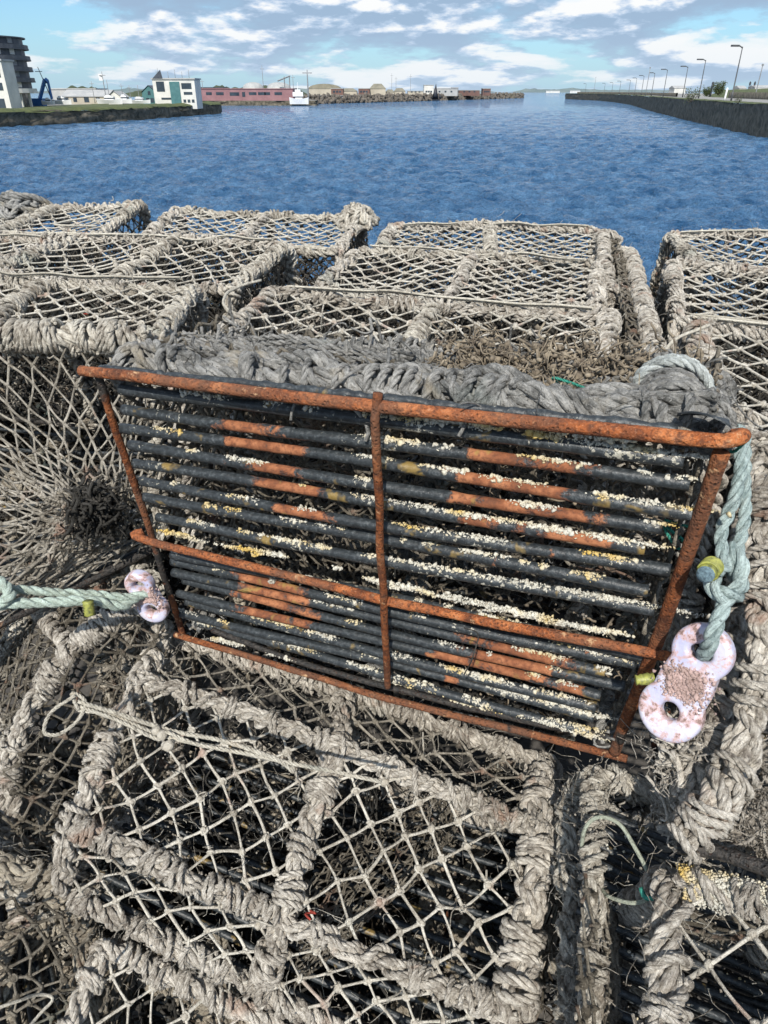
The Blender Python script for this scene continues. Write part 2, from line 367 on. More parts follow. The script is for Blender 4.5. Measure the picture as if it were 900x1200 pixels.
def net(mb,P,nu,nv,r=.0022,sag=.01,jit=.12,seed=0,clip=None,kr=2.6,slack=.03,sagdir=None,S=5):
    """diamond mesh over the quad P (P00,P10,P11,P01)"""
    rs=np.random.RandomState(seed); nu=max(2,nu);nv=max(2,nv)
    i,j=np.meshgrid(np.arange(nu+1),np.arange(nv+1),indexing='ij')
    u=i/nu; v=j/nv; edge=(np.minimum(np.minimum(u,1-u),np.minimum(v,1-v))>1e-6)
    du=rs.randn(*u.shape)*jit/nu*edge; dv=rs.randn(*u.shape)*jit/nv*edge
    # slow warp of the meshes
    a,b,c_=rs.rand(3)*6; w=np.sin(PI*u)*np.sin(PI*v)
    du=du+w*.04*np.sin(v*5+a); dv=dv+w*.05*np.sin(u*6+b)
    X=lerp4(P,u+du,v+dv)
    nrm=unit(np.cross(np.asarray(P[1])-P[0],np.asarray(P[3])-P[0])) if sagdir is None else np.asarray(sagdir,float)
    X=X+(w*(sag)*(1+.4*np.sin(u*7+c_)))[...,None]*nrm
    ok=np.ones(u.shape,bool)
    ea,eb=[],[]
    def E(i0,j0,i1,j1): ea.append((i0,j0)); eb.append((i1,j1))
    for a_ in range(nu):
        for b_ in range(nv):
            if (a_+b_)%2==0: E(a_,b_,a_+1,b_+1)
            else: E(a_+1,b_,a_,b_+1)
    ea=np.array(ea);eb=np.array(eb)
    UA=np.stack([u[ea[:,0],ea[:,1]],v[ea[:,0],ea[:,1]]],1);UB=np.stack([u[eb[:,0],eb[:,1]],v[eb[:,0],eb[:,1]]],1)
    A=X[ea[:,0],ea[:,1]];B=X[eb[:,0],eb[:,1]]
    inside=lambda q: np.ones(len(q),bool)
    if clip is not None:
        poly=np.asarray(clip,float); m=len(poly); area=sum(poly[k][0]*poly[(k+1)%m][1]-poly[(k+1)%m][0]*poly[k][1] for k in range(m)); sg=1 if area>0 else -1
        t0=np.zeros(len(A));t1=np.ones(len(A)); D=UB-UA
        for k in range(m):
            p0=poly[k];e=poly[(k+1)%m]-p0; nn=np.array([-e[1],e[0]])*sg
            f0=(UA-p0)@nn; df=D@nn
            with np.errstate(divide='ignore',invalid='ignore'): t=-f0/df
            t0=np.where(df>1e-12,np.maximum(t0,t),t0); t1=np.where(df<-1e-12,np.minimum(t1,t),t1)
            bad=(np.abs(df)<=1e-12)&(f0<0); t1=np.where(bad,-1,t1)
        k=t1-t0>.02; A2=A[k]+(B-A)[k]*t0[k][:,None]; B2=A[k]+(B-A)[k]*t1[k][:,None]; A,B=A2,B2
        def inside(q):
            res=np.ones(len(q),bool)
            for k in range(m):
                p0=poly[k];e=poly[(k+1)%m]-p0; nn=np.array([-e[1],e[0]])*sg; res&=((q-p0)@nn>0)
            return res
    twines(mb,A,B,r,seed,slack,S=S)
    sel=((i+j)%2==0)&edge; C=X[sel]; q=np.stack([u[sel],v[sel]],1); C=C[inside(q)]
    if len(C):
        rr=r*kr*(.85+.4*rs.rand(len(C)))
        mb.blobs(C,np.stack([rr*1.25,rr,rr*.95],1),rough=.22,seed=seed)
        # knot turns and short tails
        d=unit(rs.randn(len(C),3)); e=unit(np.cross(d,unit(rs.randn(len(C),3)))); f=np.cross(d,e); th=np.linspace(0,5.6,8)[None,:,None]
        ring=C[:,None]+rr[:,None,None]*1.02*(np.cos(th)*e[:,None]+np.sin(th)*f[:,None])
        mb.tube(ring,r*1.0,5)
    return C
# ------------------------------------------------------------------ the creel (pot) builder
PROFILE=[(0,0),(.06,1),(.94,1),(1,0)]
def creel(label,corners,group='netted creels stacked on the quay',profile=PROFILE,bars=(1,2),us=(0.,.5,1.),lod=1.,cell=.033,ropes=('rope','rope2','rope'),netm='twine',
          inner=True,ends=(True,True),rust_base=True,panels=None,hoop_r=(.0105,.0078),bar_r=(.0092,.0066),round_r=.04,seed=1,name='netted_creel',rods=11,sag=.012,cordline=True,fz=300,dim_back=True,hoops_skip=(),grate=True,twr=.0022):
    """corners: base FL,FR,BR,BL then top FL,FR,BR,BL (u along the length, v front to back, w up)"""
    random.seed(seed*13+5); C=[np.asarray(c,float) for c in corners]
    def F(u,v,w):
        b=C[0]*(1-u)*(1-v)+C[1]*u*(1-v)+C[2]*u*v+C[3]*(1-u)*v
        t=C[4]*(1-u)*(1-v)+C[5]*u*(1-v)+C[6]*u*v+C[7]*(1-u)*v
        return b*(1-w)+t*w
    org=(C[0]+C[1]+C[2]+C[3])/4
    root=thing(name,label,'creel',tuple(org),group)
    L=np.linalg.norm(C[1]-C[0]); allpts=[]
    pj={}
    for (a,q) in enumerate(profile):
        for u in us: pj[(a,u)]=F(u,*q)+np.array([random.gauss(0,.006) for _ in range(3)])
    # hoops
    for k,u in enumerate(us):
        if k in hoops_skip: continue
        mb=MB(); path=rounded([pj[(a,u)] for a in range(len(profile))],round_r)
        wrap(mb,path,hoop_r[0],hoop_r[1],lod=lod,pitch=random.uniform(.052,.075)); allpts.append(resample(path,.02))
        mb.build('hoop',ropes[0] if k!=1 else ropes[1],root)
    # long bars (rope-served), slightly sagging
    for a in bars:
        pts=np.array([pj[(a,u)] for u in us]); 
        path=resample(spline(pts,30),.03); path[:,2]-=np.sin(np.linspace(0,2*PI,len(path)))**2*.006
        mb=MB(); wrap(mb,path,bar_r[0],bar_r[1],lod=lod,pitch=random.uniform(.045,.065)); allpts.append(resample(path,.02))
        mb.build('top_bar',ropes[2],root)
    # base frame + grate
    corn=[F(0,0,0),F(1,0,0),F(1,1,0),F(0,1,0)]
    mb=MB(); path=resample(rounded([(corn[0]+corn[1])/2,corn[1],corn[2],corn[3],corn[0],(corn[0]+corn[1])/2],.03),.012)
    if rust_base=='wrap': wrap(mb,path,.009,.0065,lod=lod); mb.build('base_frame',ropes[2],root)
    else: mb.tube(path[None],.0085*(1+lfn(len(path),1,2,.07)),8,wear=.4); mb.build('base_frame','rust_dark',root)
    if grate:
        mb=MB()
        for i in range(rods):
            v=(i+.6)/(rods+.2); mb.tube(resample([F(.01,v,.0),F(.5,v,-.01),F(.99,v,0.)],.05)[None],.0058,6,uvo=i*1.7,wear=.0)
        mb.build('base_grate','rod',root)
    # net panels
    n=0
    for a in range(len(profile)-1):
        if panels is not None and a not in panels: continue
        for k in range(len(us)-1):
            P=[pj[(a,us[k])],pj[(a,us[k+1])],pj[(a+1,us[k+1])],pj[(a+1,us[k])]]
            lu=np.linalg.norm(P[1]-P[0]); lv=(np.linalg.norm(P[3]-P[0])+np.linalg.norm(P[2]-P[1]))/2
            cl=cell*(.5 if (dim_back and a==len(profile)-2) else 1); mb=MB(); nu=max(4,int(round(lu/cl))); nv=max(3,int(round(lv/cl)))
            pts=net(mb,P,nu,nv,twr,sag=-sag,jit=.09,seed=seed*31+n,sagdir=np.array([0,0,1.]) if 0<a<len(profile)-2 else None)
            mb.build('net_panel',netm if not(dim_back and a in(0,len(profile)-2)) else 'twine_dark',root); n+=1  # side panels darkened by material, for the unlit inside
            if len(pts): allpts.append(pts)
    for e,u in enumerate((us[0],us[-1])):
        if not ends[e]: continue
        Q=[F(u,0,0),F(u,1,0),F(u,1,1),F(u,0,1)]; mb=MB()
        nu=int(np.linalg.norm(Q[1]-Q[0])/(cell*.75)); nv=int(np.linalg.norm(Q[3]-Q[0])/(cell*.75))
        net(mb,Q,nu,nv,twr*.95,sag=.01,jit=.2,seed=seed*7+e,clip=profile)
        mb.build('end_net','twine_dim',root)
    if inner:
        mb=MB(); u=.5
        Q=[F(u-.12,.08,.05),F(u+.1,.92,.08),F(u-.02,.85,.8),F(u+.05,.12,.78)]
        net(mb,Q,22,18,.0015,sag=.06,jit=.55,seed=seed+90,slack=.2,kr=1.3)
        net(mb,[F(.02,.75,.0),F(.98,.8,.0),F(.98,.9,.9),F(.02,.88,.9)],34,15,.0016,sag=.03,jit=.6,seed=seed+95,slack=.2,kr=1.3)
        mb.build('funnel_net','twine_dark',root)  # inner nets coloured dark in place of real shade
        if dim_back and ends[0]:
            mb=MB(); pc=np.array([F(u_,v_,w_) for u_,v_,w_ in np.random.RandomState(seed).rand(60,3)*np.array([.94,.9,.5])+np.array([.03,.06,.02])]); matting(mb,pc,700,.03,.10,.0022,seed+6); struct(mb.build('weed_tangle','weed',root),'stuff')
    P=np.concatenate(allpts)
    if fz:
        mb=MB(); fuzz(mb,P,int(fz*3),.03,.024,.00045,seed=seed+3); matting(mb,P,int(fz*.5),.012,.04,.0012,seed=seed+4)
        mb.blobs(P[np.random.RandomState(seed).randint(0,len(P),int(fz*1.2))]+np.random.RandomState(seed+1).randn(int(fz*1.2),3)*.014,.0018,rough=.5,seed=seed)
        struct(mb.build('frayed_fibres','rope2',root),'stuff')
    if cordline:
        a=bars[-1]; pts=np.array([pj[(a,u)] for u in us])+np.array([0,0,.020]); mb=MB()
        q=spline(pts[0]*(1-np.linspace(.05,.95,9)[:,None])+pts[-1]*np.linspace(.05,.95,9)[:,None]+RS.randn(9,3)*np.array([.006,.011,.003])-np.array([0,.008,.0]),90)
        mb.tube(resample(q,.008)[None],.0026,6); laid(mb,q+np.array([.004,.004,-.004]),.0035,.005,S=4)
        mb.build('lashing_cord','cord',root)
    return root,F
def copy_tree(o,parent=None):
    c=o.copy(); COL.objects.link(c)
    if parent is not None: c.parent=parent
    for ch in list(o.children): copy_tree(ch,c)
    return c
# ------------------------------------------------------------------ quay, water
SEA=-4.75
t=NT('shade_darkened_concrete_quay'); o=t.coord('Object'); a=t.noise(o,3,6,.7); b=t.noise(o,60,4,.7)
t.set(t.mix(t.ramp(b,[(.4,.5),(.6,0.)]),t.ramp(a,[(.35,(.05,.047,.042)),(.65,(.11,.10,.09))]),(.05,.045,.04)),.9,t.bump(b,.004))  # concrete darkened in colour as shade beneath the stack
M['quay']=t.m
mb=MB(); mb.box((0,-2.6,-3.5),(30,5.75,3.5)); mb.box((0,3.0,.06),(30,.15,.06)); struct(mb.build('quay','quay',None,smooth=False))
t=NT('sea_water'); o=t.coord('Object')
n1=t.noise(t.mapping(o,(.8,.75,1)),1.25,8,.66,.3); n2=t.noise(t.mapping(o,(.9,1.6,1)),5.5,4,.6); n3=t.noise(t.mapping(o,(.55,.40,1)),.9,8,.78)
col=t.ramp(n3,[(.38,(.025,.10,.23)),(.62,(.13,.27,.46))])  # wave glints and troughs painted as lighter and darker streaks in base colour
n=t.bump(n1,1.7,1.); n=t.bump(n2,.12,1.,n)
t.set(col,.05,n,spec=.5); t.b.inputs['IOR'].default_value=1.333
M['water']=t.m
def sea():
    rs=np.random.RandomState(2); r=30*np.exp(np.arange(420)*.0036); r=np.concatenate([r,r[-1]*np.exp(np.arange(1,560)*.0062)]); r=np.concatenate([[1.,8.,20.],r]); r=np.concatenate([r,[6000,12000,40000]])
    th=np.radians(np.linspace(48,132,430)); Rr,Th=np.meshgrid(r,th,indexing='ij'); X=Rr*np.cos(Th);Y=Rr*np.sin(Th); Z=np.zeros_like(X)
    wd=math.radians(250)
    for k in range(70):
        lam=.42*1.038**k*rs.uniform(.8,1.2); a=wd+rs.randn()*.55; kx,ky=2*PI/lam*math.cos(a),2*PI/lam*math.sin(a); amp=.019*lam**.45
        fade=np.clip((lam/(Rr*np.where(Rr<136,.0036,.0062))-1.8)/2.,0,1)
        s=np.sin(kx*X+ky*Y+rs.rand()*6.28); Z+=amp*fade*(s+.35*s*s)
    m,n=X.shape; i,j=np.meshgrid(np.arange(m-1),np.arange(n-1),indexing='ij'); q=np.stack([(i*n+j),((i+1)*n+j),((i+1)*n+j+1),(i*n+j+1)],-1).reshape(-1,4)[:,::-1]
    mb=MB(); mb.add(np.stack([X,Y,Z+SEA],-1).reshape(-1,3),q); return struct(mb.build('water','water',None))
sea()
mb=MB(); mb.box((0,3000,-9),(40000,40000,.5)); struct(mb.build('seabed','quay',None,smooth=False))
# ------------------------------------------------------------------ back rows of creels
def canon(L=.72,Wd=.50,H=.38,seed=1,**k):
    a,b,t=L/2,Wd/2,Wd/2-.015
    return creel('x',[(-a,-b,0),(a,-b,0),(a,b,0),(-a,b,0),(-a+.01,-t,H),(a-.01,-t,H),(a-.01,t,H),(-a+.01,t,H)],seed=seed,**k)[0]
GR='netted creels stacked in rows on the quay'
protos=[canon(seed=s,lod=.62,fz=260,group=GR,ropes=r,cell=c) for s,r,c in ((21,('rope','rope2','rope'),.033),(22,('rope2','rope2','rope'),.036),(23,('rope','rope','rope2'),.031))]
protos.append(canon(seed=24,lod=.5,fz=120,group=GR,ropes=('rope_mat','rope_mat','rope_mat'),cell=.036,netm='twine_dark',cordline=False))  # darker copy for the lower layers; their shade is in the materials' colour
used=set()
def place(pi,br,yaw,zt,label,tilt=(0,0),flip=False,group=GR,H=.38,L=.72,Wd=.50):
    """br: x,y of the top rear right corner, metres from the eye; zt: height of the top from the eye"""
    o=protos[pi] if pi not in used else copy_tree(protos[pi]); used.add(pi)
    zt-=.018 if group==GR else 0; R=Matrix.Rotation(yaw,4,'Z')@Matrix.Rotation(tilt[0]+(.075 if group==GR else 0),4,'X')@Matrix.Rotation(tilt[1],4,'Y')
    if flip: R=R@Matrix.Rotation(PI,4,'Z')
    loc=Vector((br[0],br[1],zt+1.75-H))-Matrix.Rotation(yaw,3,'Z')@Vector((L/2,Wd/2-.015,0))
    o.matrix_world=Matrix.Translation(loc)@R
    o['label']=label; o['group']=group; o['category']='creel'
    return o
Y15=-math.radians(15); Y9=-math.radians(8)
place(0,(-1.03,2.46),Y15,-.41,'pale roped creel cut by the left edge, in the middle back row',(.02,0))
place(1,(-.27,2.29),Y15,-.40,'middle row creel at left with a tiny red twine scrap on its top net',(.03,.01))
place(2,(.62,2.09),Y15,-.40,'wide pale creel in the middle back row, its right end against the gap showing water',(.02,-.01))
place(0,(1.47,1.86),Y15,-.41,'middle back creel right of the gap, cut by the right edge of the picture',(.02,.01),True)
place(1,(-.88,2.97),Y9,-.39,'furthest left creel of the last row with a dark grey mound of rope beside it',(.03,-.02),True)
place(2,(-.06,2.84),Y9,-.395,'last row creel with a rounded rope hump on its right end, water right behind it',(.03,.01),True)
place(0,(.74,2.64),Y9,-.405,'last row creel standing alone between two openings onto the water',(.02,0))
place(1,(1.64,2.44),Y9,-.40,'last row creel right of the gap with dark net seen against blue water',(.02,0))
# lower layer seen down through the gaps
LOW='creels in the lower layers of the stack'
k=0
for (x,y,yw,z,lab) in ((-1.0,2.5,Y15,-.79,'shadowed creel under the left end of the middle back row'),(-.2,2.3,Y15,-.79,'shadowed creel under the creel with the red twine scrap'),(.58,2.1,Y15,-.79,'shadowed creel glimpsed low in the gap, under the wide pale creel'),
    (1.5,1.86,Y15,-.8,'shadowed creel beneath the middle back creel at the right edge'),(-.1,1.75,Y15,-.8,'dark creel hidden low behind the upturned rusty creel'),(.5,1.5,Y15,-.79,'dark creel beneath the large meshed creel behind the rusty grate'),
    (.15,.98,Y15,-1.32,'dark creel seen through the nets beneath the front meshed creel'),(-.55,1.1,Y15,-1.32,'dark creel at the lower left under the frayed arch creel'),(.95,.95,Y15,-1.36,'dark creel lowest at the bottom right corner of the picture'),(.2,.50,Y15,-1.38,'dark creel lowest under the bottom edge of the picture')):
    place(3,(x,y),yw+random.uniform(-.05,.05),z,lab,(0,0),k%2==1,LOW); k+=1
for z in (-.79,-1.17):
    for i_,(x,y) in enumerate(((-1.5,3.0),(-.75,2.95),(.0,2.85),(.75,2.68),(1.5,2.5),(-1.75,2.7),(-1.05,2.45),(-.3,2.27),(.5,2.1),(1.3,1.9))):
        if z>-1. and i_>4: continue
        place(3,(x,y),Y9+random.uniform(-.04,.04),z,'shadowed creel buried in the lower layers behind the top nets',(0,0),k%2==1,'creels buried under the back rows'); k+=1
# ---- row C
def dirs(yaw): return np.array([math.cos(yaw),math.sin(yaw),0]),np.array([-math.sin(yaw),math.cos(yaw),0])
def boxcorners(br,yaw,zt,L=.74,Wd=.52,H=.38,tilt=.035):
    ex,ey=dirs(yaw); p=R3(br[0],br[1],zt); dz=V(0,0,H); dt=V(0,0,tilt)
    tFL=p-ex*L-ey*Wd-dt;tFR=p-ey*Wd-dt
    return [tFL-dz,tFR-dz,p-dz,p-ex*L-dz,tFL,tFR,p,p-ex*L]
creel('large meshed creel directly behind the upturned rusty creel, two wide net bays',boxcorners((.48,1.50),Y15,-.40,L=.75),GR,seed=31,lod=.85,cell=.036,fz=400)
creel('right edge creel behind the blue knotted rope, pale rope over its near corner',boxcorners((1.33,1.20),Y15,-.40,L=.74,Wd=.52),GR,seed=32,lod=.85,cell=.038,hoop_r=(.012,.009),fz=400)
c1=[R3(-1.20,.74,-.98),R3(-.44,1.17,-.77),R3(-.43,1.70,-.80),R3(-1.15,1.9,-.8),R3(-1.22,1.38,-.43),R3(-.44,1.31,-.40),R3(-.43,1.68,-.40),R3(-1.2,1.88,-.40)]
root,F=creel('left creel with a net funnel drawn in to a dark knot on its near side',c1,GR,seed=33,lod=.9,cell=.034,panels=(1,2),fz=500,rust_base=True,ropes=('rope2','rope2','rope2'),profile=[(0,0),(.02,1),(.96,1),(1,0)],inner=False)
# funnel on the near side: polar diamond mesh from the frame to a sunk dark knot
def funnel(root,quad,centre,rings=15,spokes=46,seed=5,r=.0019):
    rs=np.random.RandomState(seed); Q=[np.asarray(q) for q in quad]; per=resample(np.array(Q+[Q[0]]),n=spokes+1)[:-1]; c=np.asarray(centre)
    X=np.zeros((rings+1,spokes,3))
    for i in range(rings+1):
        t=i/rings; s=1-.865**i
        sh=np.roll(per,0,0) if i%2==0 else (per+np.roll(per,-1,0))/2
        X[i]=sh*(1-s)+c*s+np.array([.55,.75,-.1])*(.10*math.sin(PI*min(1,t*1.0)*.5)**2)*0+rs.randn(spokes,3)*(.0022+.003*(1-s)*0+.0022*s)
        X[i,:,2]-=.035*math.sin(PI*t)
    A=[];B=[]
    for i in range(rings):
        n=spokes
        if i%2==0: o1,o2=0,-1
        else: o1,o2=0,1
        A+=[X[i],X[i]]; B+=[X[i+1],np.roll(X[i+1],-o2,0)]
    A=np.concatenate(A);B=np.concatenate(B); mb=MB()
    twines(mb,A,B,r,seed,.06); K=X[1:-1].reshape(-1,3); mb.blobs(K,r*2.1*(.7+.6*rs.rand(len(K))),rough=.3,seed=seed)
    mb.build('funnel_net','twine_mid',root)
    mb=MB(); matting(mb,c[None],420,.020,.035,.0022,seed); mb.build('funnel_knot','twine_dark',root)
    mb=MB(); fuzz(mb,K,900,.02,.02,.0005,seed); struct(mb.build('frayed_fibres','twine_dim',root),'stuff')
q=[F(.06,.0,.0),F(1,0,0),F(1,.02,1),F(.06,.02,1)]
funnel(root,q,W(98,598,1.22)+V(.0,.03,-.02),rings=19,spokes=46)
mb=MB(); wrap(mb,resample(spline(np.array([F(0,-.02,1.02),F(.5,-.03,1.03),F(1,-.02,1.01)]),30),.02),.014,.011,hitches=2); mb.build('top_bar','rope2',root)
# ------------------------------------------------------------------ the upturned rusty creel
sc=1.0
cb=[R3(-.37,.853,-.301),R3(.305,.552,-.259),R3(.319,.651,-.773),R3(-.356,.952,-.814)]   # TL TR BR BL of the base
nA=unit(V(.39,.902,.185))
org=tuple((cb[2]+cb[3])/2)
root=thing('rusty_creel','upturned creel with rust-orange frame and black barred base facing the viewer','creel',org)
def G(u,v,w=0.):
    """u along the base, v down the base, w metres in behind it"""
    p=cb[0]*(1-u)*(1-v)+cb[1]*u*(1-v)+cb[2]*u*v+cb[3]*(1-u)*v
    return p+nA*w
def steel(name,pts,r,mat,wear=0.,S=14,bow=.0015):
    mb=MB(); p=wobble(resample(np.array(pts),.004),bow*.45,22); K=len(p)
    mb.tube(p[None],r*.79*(1+lfn(K,1,3,.02)+lfn(K,1,16,.02)),S,wear=np.full((1,K),wear)+lfn(K,1,8,.05)); return mb.build(name,mat,root)
UT,UB=.542,.544
steel('top_rail',rounded([G(.985,.03,.03),G(1.005,-.004,.012),G(.985,-.004,-.004),G(.5,0,-.006),G(-.015,0,-.002)],.02,9),.0088,'rust',-.5)
mb=MB(); q=wobble(resample(np.array([G(.02,-.003,.007),G(.5,-.005,.005),G(.93,-.006,.006)]),.004),.0005,5); mb.tube(q[None],.0055*(1+lfn(len(q),1,2,.13)),9,wear=0.); mb.build('peeled_coating','rod',root)
steel('bottom_rail',spline(np.array([G(-.01,1.0,0),G(.2,1.005,0),G(.5,1.012,-.004),G(.8,1.0,0),G(1.01,.995,.002)]),90),.0068,'rust_brown',-.3)
steel('side_rail',[G(.012,.015,.006),G(.012,.5,.004),G(.006,1,.004)],.0068,'rust_dark',-.15)
steel('side_rail',[G(.985,.03,.006),G(.988,.5,.004),G(.985,.985,.004)],.0096,'rust_brown',-.1)
steel('middle_rail',spline(np.array([G(-.012,.54,.008),G(.0,.545,-.005),G(.33,.557,-.008),G(.60,.566,-.008),G(.98,.553,-.006),G(1.045,.543,-.002)]),80),.0078,'rust',-.15)
steel('centre_rail',[G(UT,-.03,-.004),G(UT,.02,-.014),G((UT+UB)/2,.5,-.014),G(UB,.93,-.011)],.0064,'rust_brown',-.3)
steel('loose_rod',spline(np.array([G(.10,.935,.006),G(.30,.985,.008),G(.55,.99,.01),G(.80,.975,.01),G(.97,.95,.012)]),60),.0062,'rust_dark',.5)
# black coated bars of the base
vs=[.062,.120,.178,.236,.294,.352,.412,.482]; vs2=[.615,.660,.705,.750,.797,.845,.893,.945]
mb=MB(); crustpts=[]; random.seed(77)
for i,v in enumerate(vs+vs2):
    a,b=random.uniform(.014,.05),random.uniform(.93,.985)
    dv1,dv2=random.uniform(-.006,.006),random.uniform(-.006,.006)
    P=np.array([G(a+(b-a)*t,(v+dv1+(dv2-dv1)*t)*(1-(.04 if i<8 else .03*(1-(v-.61)/.34))*t)+.003*math.sin(t*6+i),.013+.003*math.sin(i*3+t*5)) for t in np.linspace(0,1,170)])
    u=np.linspace(a,b,170)
    w=np.zeros(170)
    if i in (1,2,3,4,5): w+=.72*np.exp(-((u-(.27+.02*i))/(.12-.012*abs(i-2.5)))**2)
    if i in (1,2,3,4,10,11,12): w+=.78*np.exp(-((u-(.76+.03*math.sin(i*2.)))/.13)**2)
    if i in (9,10,11,12): w+=.72*np.exp(-((u-.27)/(.12))**2)
    for _ in range(1): cc_,ww_=random.uniform(.5,.92),random.uniform(.010,.03); w+=.5*np.exp(-((u-cc_)/ww_)**2)
    w+=lfn(170,1,10,.09)[0]
    crustpts.append((i,P,u,w))
# pale lichen and barnacle crust lying on the bars
rs=np.random.RandomState(3); C=[];Rr=[]
up=unit(V(-.10,-.35,.93)); tb=unit(cb[1]-cb[0])
def patch(c,L,n,out=.0068,k=1.):
    # one contiguous crust patch along a bar
    t=rs.uniform(-1,1,n)*L*.8+rs.randn(n)*L*.15; a=rs.randn(n)*.36-.28
    for i_ in range(n): C.append(c+tb*t[i_]+(up*math.cos(a[i_])-nA*math.sin(a[i_]))*out+rs.randn(3)*.0006); Rr.append(k*min(.0034,.00082*math.exp(rs.randn()*.6)))
for i,P,u,w in crustpts:
    m=int((15 if i<8 else 12)+(10 if i==7 else 0))
    for _ in range(m):
        uu=rs.beta(2.,1.3) if rs.rand()<.85 else rs.rand()
        if i in (9,10,11,12) and rs.rand()<.55: continue
        if i in (1,2,3,4,5) and uu<.5 and rs.rand()<.7: continue
        k=int(np.clip((uu-u[0])/(u[-1]-u[0]),0,.999)*169); L=min(.06,.004+rs.exponential(.016)); patch(P[k],L,int(12+L*3600),.0070); w-=.10*np.exp(-((np.arange(170)-k)*.0041/(L*.9))**2)
mb=MB()
for i,P,u,w in crustpts: mb.tube(P[None],.0070*(1+lfn(170,1,4,.03))*(1-.08*(w>.5)[None]),12,wear=w[None])
mb.build('base_grate','rod',root)
for v0,u0,u1,n in ((.530,.03,.45,16),(.544,.5,.95,34),(.553,.5,.9,16),(.985,.08,.3,10),(.955,.52,.95,24),(.03,.36,.55,10),(.035,.55,.95,16)):
    for q in rs.uniform(u0,u1,n): L=rs.uniform(.004,.03); patch(G(q,v0+rs.randn()*.005,.006),L,int(10+L*2600),.004,1.1)
C=np.array(C);Rr=np.array(Rr); mb=MB(); mb.blobs(C,np.stack([Rr*1.35,Rr*1.05,Rr*.6],1),rough=.4,seed=4)
struct(mb.build('lichen_crust','crust',root),'stuff')
# shell grit and dead growth caught behind the bars
mb=MB(); pts=np.array([G(rs.uniform(.5,.97),rs.uniform(.03,.97),rs.uniform(.03,.07)) for _ in range(700)]); mb.blobs(pts,rs.uniform(.001,.003,len(pts)),rough=.5,seed=9); matting(mb,pts,260,.008,.022,.0011,10)
struct(mb.build('shell_grit','grit',root),'stuff')
# creel body behind the base: served hoops, bars and nets, dark grey
H=.27; ins=.115
def B_(u,v,w): return G(u,v,0)*1.0+nA*w
hoopP=lambda u:[G(u,.03,.02),G(u,ins*.65,.12),G(u,ins+.04,H-.03),G(u,.5,H),G(u,.90,H-.02),G(u,.99,.02)]
allp=[]
for u in (.03,.5,.97):
    mb=MB(); p=rounded(hoopP(u),.05); wrap(mb,p,.010,.0075,lod=.95,hitches=1.6); allp.append(resample(p,.02)); mb.build('hoop','rope_dark',root)
for (v,w,nm,r1,r2) in ((ins+.04,H-.02,'back_bar',.010,.0075),(.90,H-.02,'back_bar',.010,.007)):
    mb=MB(); p=spline(np.array([G(u,v+.01*math.sin(u*9),w) for u in (.02,.25,.5,.75,.98)]),40); wrap(mb,resample(p,.02),r1,r2,lod=.95,hitches=1.4); allp.append(p); mb.build(nm,'rope_dark',root)
# the thick laid rope bundled along the top edge of the frame
mb=MB(); 
for k,(dv,dw,rr) in enumerate(((.004,.030,.0085),(-.006,.052,.0080),(.012,.066,.0075))):
    p=np.array([G(u,dv+.014*math.sin(u*23+k*2)+.008*math.sin(u*41+k),dw+.012*math.sin(u*19+k*1.3)) for u in np.linspace(.03,.965,60)]); laid(mb,p,rr,.004,3,7,.14)
p=resample(np.array([G(u,.010,.040) for u in np.linspace(.03,.96,20)]),.02); wrap(mb,p,.011,.0078,lod=1,hitches=1.6,pitch=.085,starts=2,jit=.2); allp.append(p)
mb.build('edge_rope','rope_dark',root)
random.seed(5)
for k in range(4):
    mb=MB(); u0,u1=((.03,.5),(.5,.97))[k%2]
    if k<2: Q=[G(u0,.02,.05),G(u1,.02,.05),G(u1,ins+.02,H-.02),G(u0,ins+.02,H-.02)]; nn=(19,7)
    else: Q=[G(u0,ins,H-.01),G(u1,ins,H-.01),G(u1,.92,H-.01),G(u0,.92,H-.01)]; nn=(14,14)
    c=net(mb,Q,nn[0],nn[1],.0027,sag=-.012,jit=.22,seed=200+k,slack=.12); 
    if k<2: # drawn-together strands running along the side
        for j in range(8):
            v=ins*j/8; w=.06+(H-.08)*j/8; p=np.array([G(u,v+.008*math.sin(u*17+j)+.012,w+.004*math.sin(u*31+j*2)) for u in np.linspace(u0,u1,24)]); laid(mb,p,.0042,.006,2,5)
    allp.append(c); mb.build('net_panel','rope_dark' if k<2 else 'twine_dim',root)
mb=MB(); net(mb,[G(.03,.02,.12),G(.97,.02,.10),G(.97,.97,.12),G(.03,.97,.12)],36,26,.0016,sag=.02,jit=.5,seed=230,slack=.2); net(mb,[G(.1,.1,.2),G(.5,.02,.07),G(.52,.97,.08),G(.1,.95,.2)],16,20,.002,sag=.02,jit=.4,seed=231,slack=.2)
mb.build('funnel_net','twine_dim',root)
for e,u in enumerate((.03,.97)):
    mb=MB(); net(mb,[G(u,.0,.02),G(u,1,.02),G(u,.95,H),G(u,.08,H)],22,11,.0022,sag=.008,jit=.3,seed=240+e,slack=.1); mb.build('end_net','twine_dim',root)
P=np.concatenate([np.asarray(a).reshape(-1,3) for a in allp]); P=P[rs.permutation(len(P))]
mb=MB(); fuzz(mb,P,1500,.03,.025,.0005,31); matting(mb,P,420,.014,.05,.0017,32); struct(mb.build('frayed_fibres','rope_dark',root),'stuff')
mb=MB(); pts=np.array([G(rs.uniform(.56,.95),rs.uniform(.03,.09),rs.uniform(.07,.2)) for _ in range(500)]); mb.blobs(pts,rs.uniform(.002,.006,len(pts)),rough=.5,seed=19); matting(mb,pts,1100,.010,.028,.0010,20); mb.blobs(pts+rs.randn(len(pts),3)*.01,rs.uniform(.001,.004,len(pts)),rough=.5,seed=22)
struct(mb.build('dead_growth','growth',root),'stuff')
